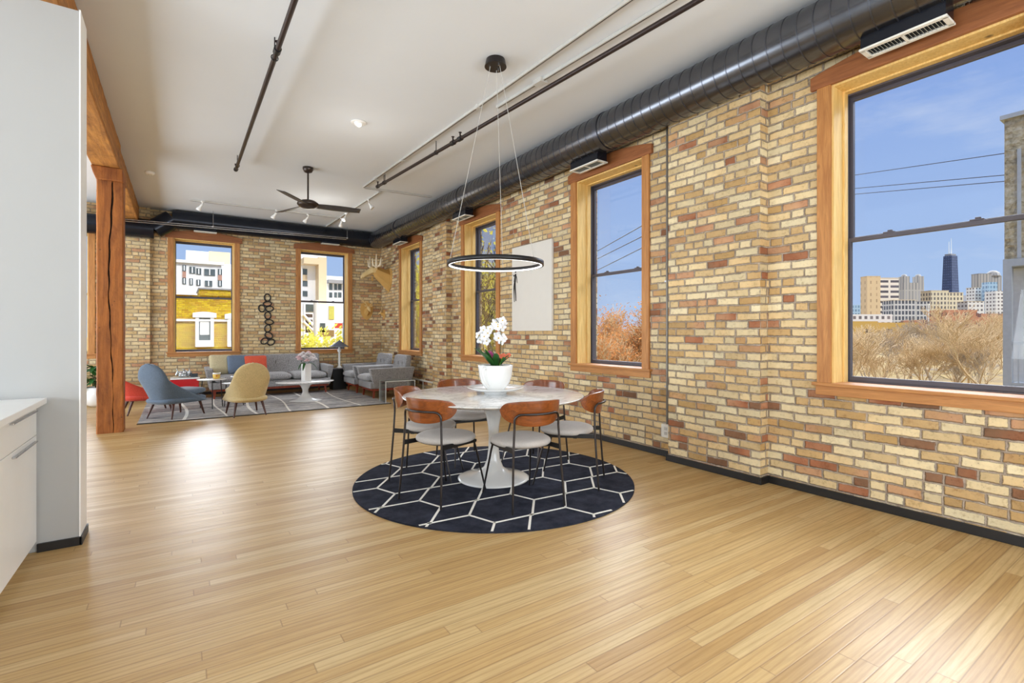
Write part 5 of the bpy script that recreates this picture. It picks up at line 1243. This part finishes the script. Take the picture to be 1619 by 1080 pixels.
e2, w2, h2 = face_building('white_apartments', 350.3, 400, 417, Yw + .4, m_stuc, 'right wing of the white apartment building, at the right edge of the left end window', 12)
# yellow brick house
m_ybrick = brick_mat('yellow_brick', [(0, srgb(190, 150, 40)), (.35, srgb(206, 176, 34)), (.8, srgb(216, 190, 50)), (1, srgb(196, 150, 60))], w=.24, h=.085, mortar=srgb(196, 150, 60), seed=3.0)
Yy = 27
e, w, h = face_building('yellow_brick_building', 215, 395, 463.5, Yy, m_ybrick, 'yellow brick building with white band and arched window in the left end window', 9); X0 = e.location.x
A_, B_ = ony(315, 457.5, Yy), ony(395, 464, Yy); B().box(A_.x - X0, w, -.1, 3, h, A_.z - GZ).done('raised_parapet', m_ybrick, e); B().box(A_.x - X0 - .05, w, -.16, 3, A_.z - GZ, A_.z - GZ + .07).done('coping', m_concd, e)
B().box(0, A_.x - X0 - .1, -.16, 3, h, h + .07).done('coping', m_stuc, e)
A_, B_ = ony(250, 504, Yy), ony(395, 509, Yy); B().box(0, w, -.10, 0, B_.z - GZ, A_.z - GZ).done('white_band', m_stuc, e)
def arched(cx_px, y_top, y_bot, hwpx):
    c = ony(cx_px, y_top, Yy); b0 = ony(cx_px + hwpx, y_bot, Yy); r_ = b0.x - c.x; zt3 = c.z - GZ; z0 = b0.z - GZ; cx2 = c.x - X0
    poly = [(cx2 - r_ * 1.28, zt3 - r_ * .75), (cx2 - r_ * 1.28, zt3 - r_ * .18)] + [(cx2 + r_ * 1.28 * (-1 + 2 * i / 10), zt3 - r_ * .18 + r_ * .18 * sin(pi * i / 10)) for i in range(1, 10)] + [(cx2 + r_ * 1.28, zt3 - r_ * .18), (cx2 + r_ * 1.28, zt3 - r_ * .75)]
    B().prism(poly, -.16, 0, XZ).done('arched_hood', m_stuc, e)
    B().box(cx2 - r_, cx2 - r_ * .62, -.13, 0, z0, zt3 - r_ * .75).box(cx2 + r_ * .62, cx2 + r_, -.13, 0, z0, zt3 - r_ * .75).box(cx2 - r_ * .62, cx2 + r_ * .62, -.13, 0, z0, z0 + .3).done('surround', m_stuc, e)
    f_ = B().box(cx2 - r_ * .62, cx2 + r_ * .62, -.05, 0, z0 + .3, zt3 - r_ * .75).done('window', m_gl2, e)
    B().box(cx2 - r_ * .5, cx2 + r_ * .5, -.07, -.05, z0 + .55, zt3 - r_ * 1.25).done('blind', m_stuc, f_); return f_
arched(323.5, 493, 548, 14.5); arched(374, 495, 548, 14.5)
s_ = tree_mesh(9, 7, 1.1, 5, .07, .3, .012, 2)[0]; p = at(318, CY, 21)
tag(s_.done('bare_sapling', m_barkd, loc=(p.x, p.y, GZ)), 'thin dark bare sapling in front of the yellow brick building', 'tree')
# right end window
Yc = 44
e, w, h = face_building('corner_apartments', 440, 516, 395, Yc, m_stuc, 'tall white building with a beige corner bay in the right end window', 12); X0 = e.location.x
A_, B_ = ony(480.5, 406.5, Yc - 1.2), ony(504, 418, Yc - 1.2); B().box(A_.x - X0, B_.x - X0, -1.2, 0, B_.z - GZ, A_.z - GZ).done('beige_header', m_stucb, e)
A_, B_ = ony(504, 406.5, Yc - 1.2), ony(516.5, 474, Yc - 1.2); B().box(A_.x - X0, B_.x - X0, -1.2, 2, B_.z - GZ - 4, A_.z - GZ).done('corner_bay', m_stucb, e)
for px0, px1, y0, y1 in ((479.5, 484.5, 426, 434), (479.5, 485, 445, 452), (479.5, 485, 461, 468)): fwin(e, Yc, X0, px0, px1, y0, y1, m_gl2)
fwin(e, Yc, X0, 479.5, 484.5, 435, 444, m_stucb, 'spandrel')
e, w, h = face_building('white_terrace', 516.8, 575, 436, 60, m_stuc, 'low white building with three small windows at the right of the right end window', 12); X0 = e.location.x
B().box(0, w, -.8, 0, h - .9, h - .5).done('eaves', m_concd, e)
for px0, px1 in ((521, 524.5), (529, 532), (535, 539)):
    fwin(e, 60, X0, px0, px1, 449, 458, m_gl2); fwin(e, 60, X0, px0, px1, 463, 470, m_gl2)
e, w, h = face_building('garage_building', 440, 575, 478, 40, m_stuc, 'white rendered garage building in the lower right end window', 3); X0 = e.location.x
for px0, px1, y0, y1 in ((507, 513, 512, 524), (521, 527, 485, 504), (479, 497, 482, 492)): fwin(e, 40, X0, px0, px1, y0, y1, m_gl2 if px0 != 521 else flat('yellow_shrub_panel', srgb(206, 196, 96), .9))
fwin(e, 40, X0, 507, 527, 523, 531, flat('slatted_fence', srgb(150, 120, 72), .9), 'slatted_fence')
pr_ = empty('wooden_porch', (ony(478, 500, 33).x, 33, GZ), 0, 'white timber back porch with a stair in the right end window', 'porch'); x0_ = pr_.location.x
zz = lambda y_: ony(480, y_, 33).z - GZ; xx = lambda p_: ony(p_, 500, 33).x - x0_
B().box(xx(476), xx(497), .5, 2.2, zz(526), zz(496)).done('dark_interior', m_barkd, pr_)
B().box(xx(474), xx(497), 0, .25, zz(505), zz(502)).done('landing', m_stuc, pr_)
for p_ in (475, 478.5, 496.5): B().box(xx(p_), xx(p_) + .16, -.05, .12, 0, zz(480)).done('post', m_stuc, pr_)
for (pa, ya), (pb, yb2) in (((479, 498), (497, 517)), ((479, 509), (497, 525))):
    B().tube([(xx(pa), -.1, zz(ya)), (xx(pb), -.1, zz(yb2))], .09, 4).done('stair_rail', m_stuc, pr_)
p = ony(499.5, CY, 24); up_ = empty('utility_pole', (p.x, 24, GZ), 0, 'pale utility pole standing in the middle of the right end window', 'pole')
B().cone((0, 0, 0), (0, 0, ony(499, 478, 24).z - GZ + .1), .13, .11, 12).done('shaft', flat('bleached_pole', srgb(222, 214, 204), .9), up_); B().box(-.3, .1, -.06, .06, 5.7, 6.3).done('bracket', m_ly, up_)
p = ony(535.5, CY, 30); bn = empty('red_banner', (p.x, 30, GZ), 0, 'small red banner at the right of the right end window', 'banner')
B().box(-.22, .22, -.02, .02, ony(535, 519, 30).z - GZ, ony(535, 511, 30).z - GZ).done('cloth', m_redf, bn); B().cone((.24, 0, 0), (.24, 0, ony(535, 510, 30).z - GZ), .03).done('pole', m_gsteel, bn)
p0, p1 = ony(470, 535, 20), ony(560, 535, 20)
hd = leaf_cards([Vector((random.uniform(0, p1.x - p0.x), random.uniform(0, 1.2), random.uniform(0, p0.z - GZ))) for i in range(900)], 3, 5200, .11).done('hedge', m_lg, loc=(p0.x, 20, GZ)); tag(hd, 'yellow-green hedge along the bottom of the right end window', 'hedge')
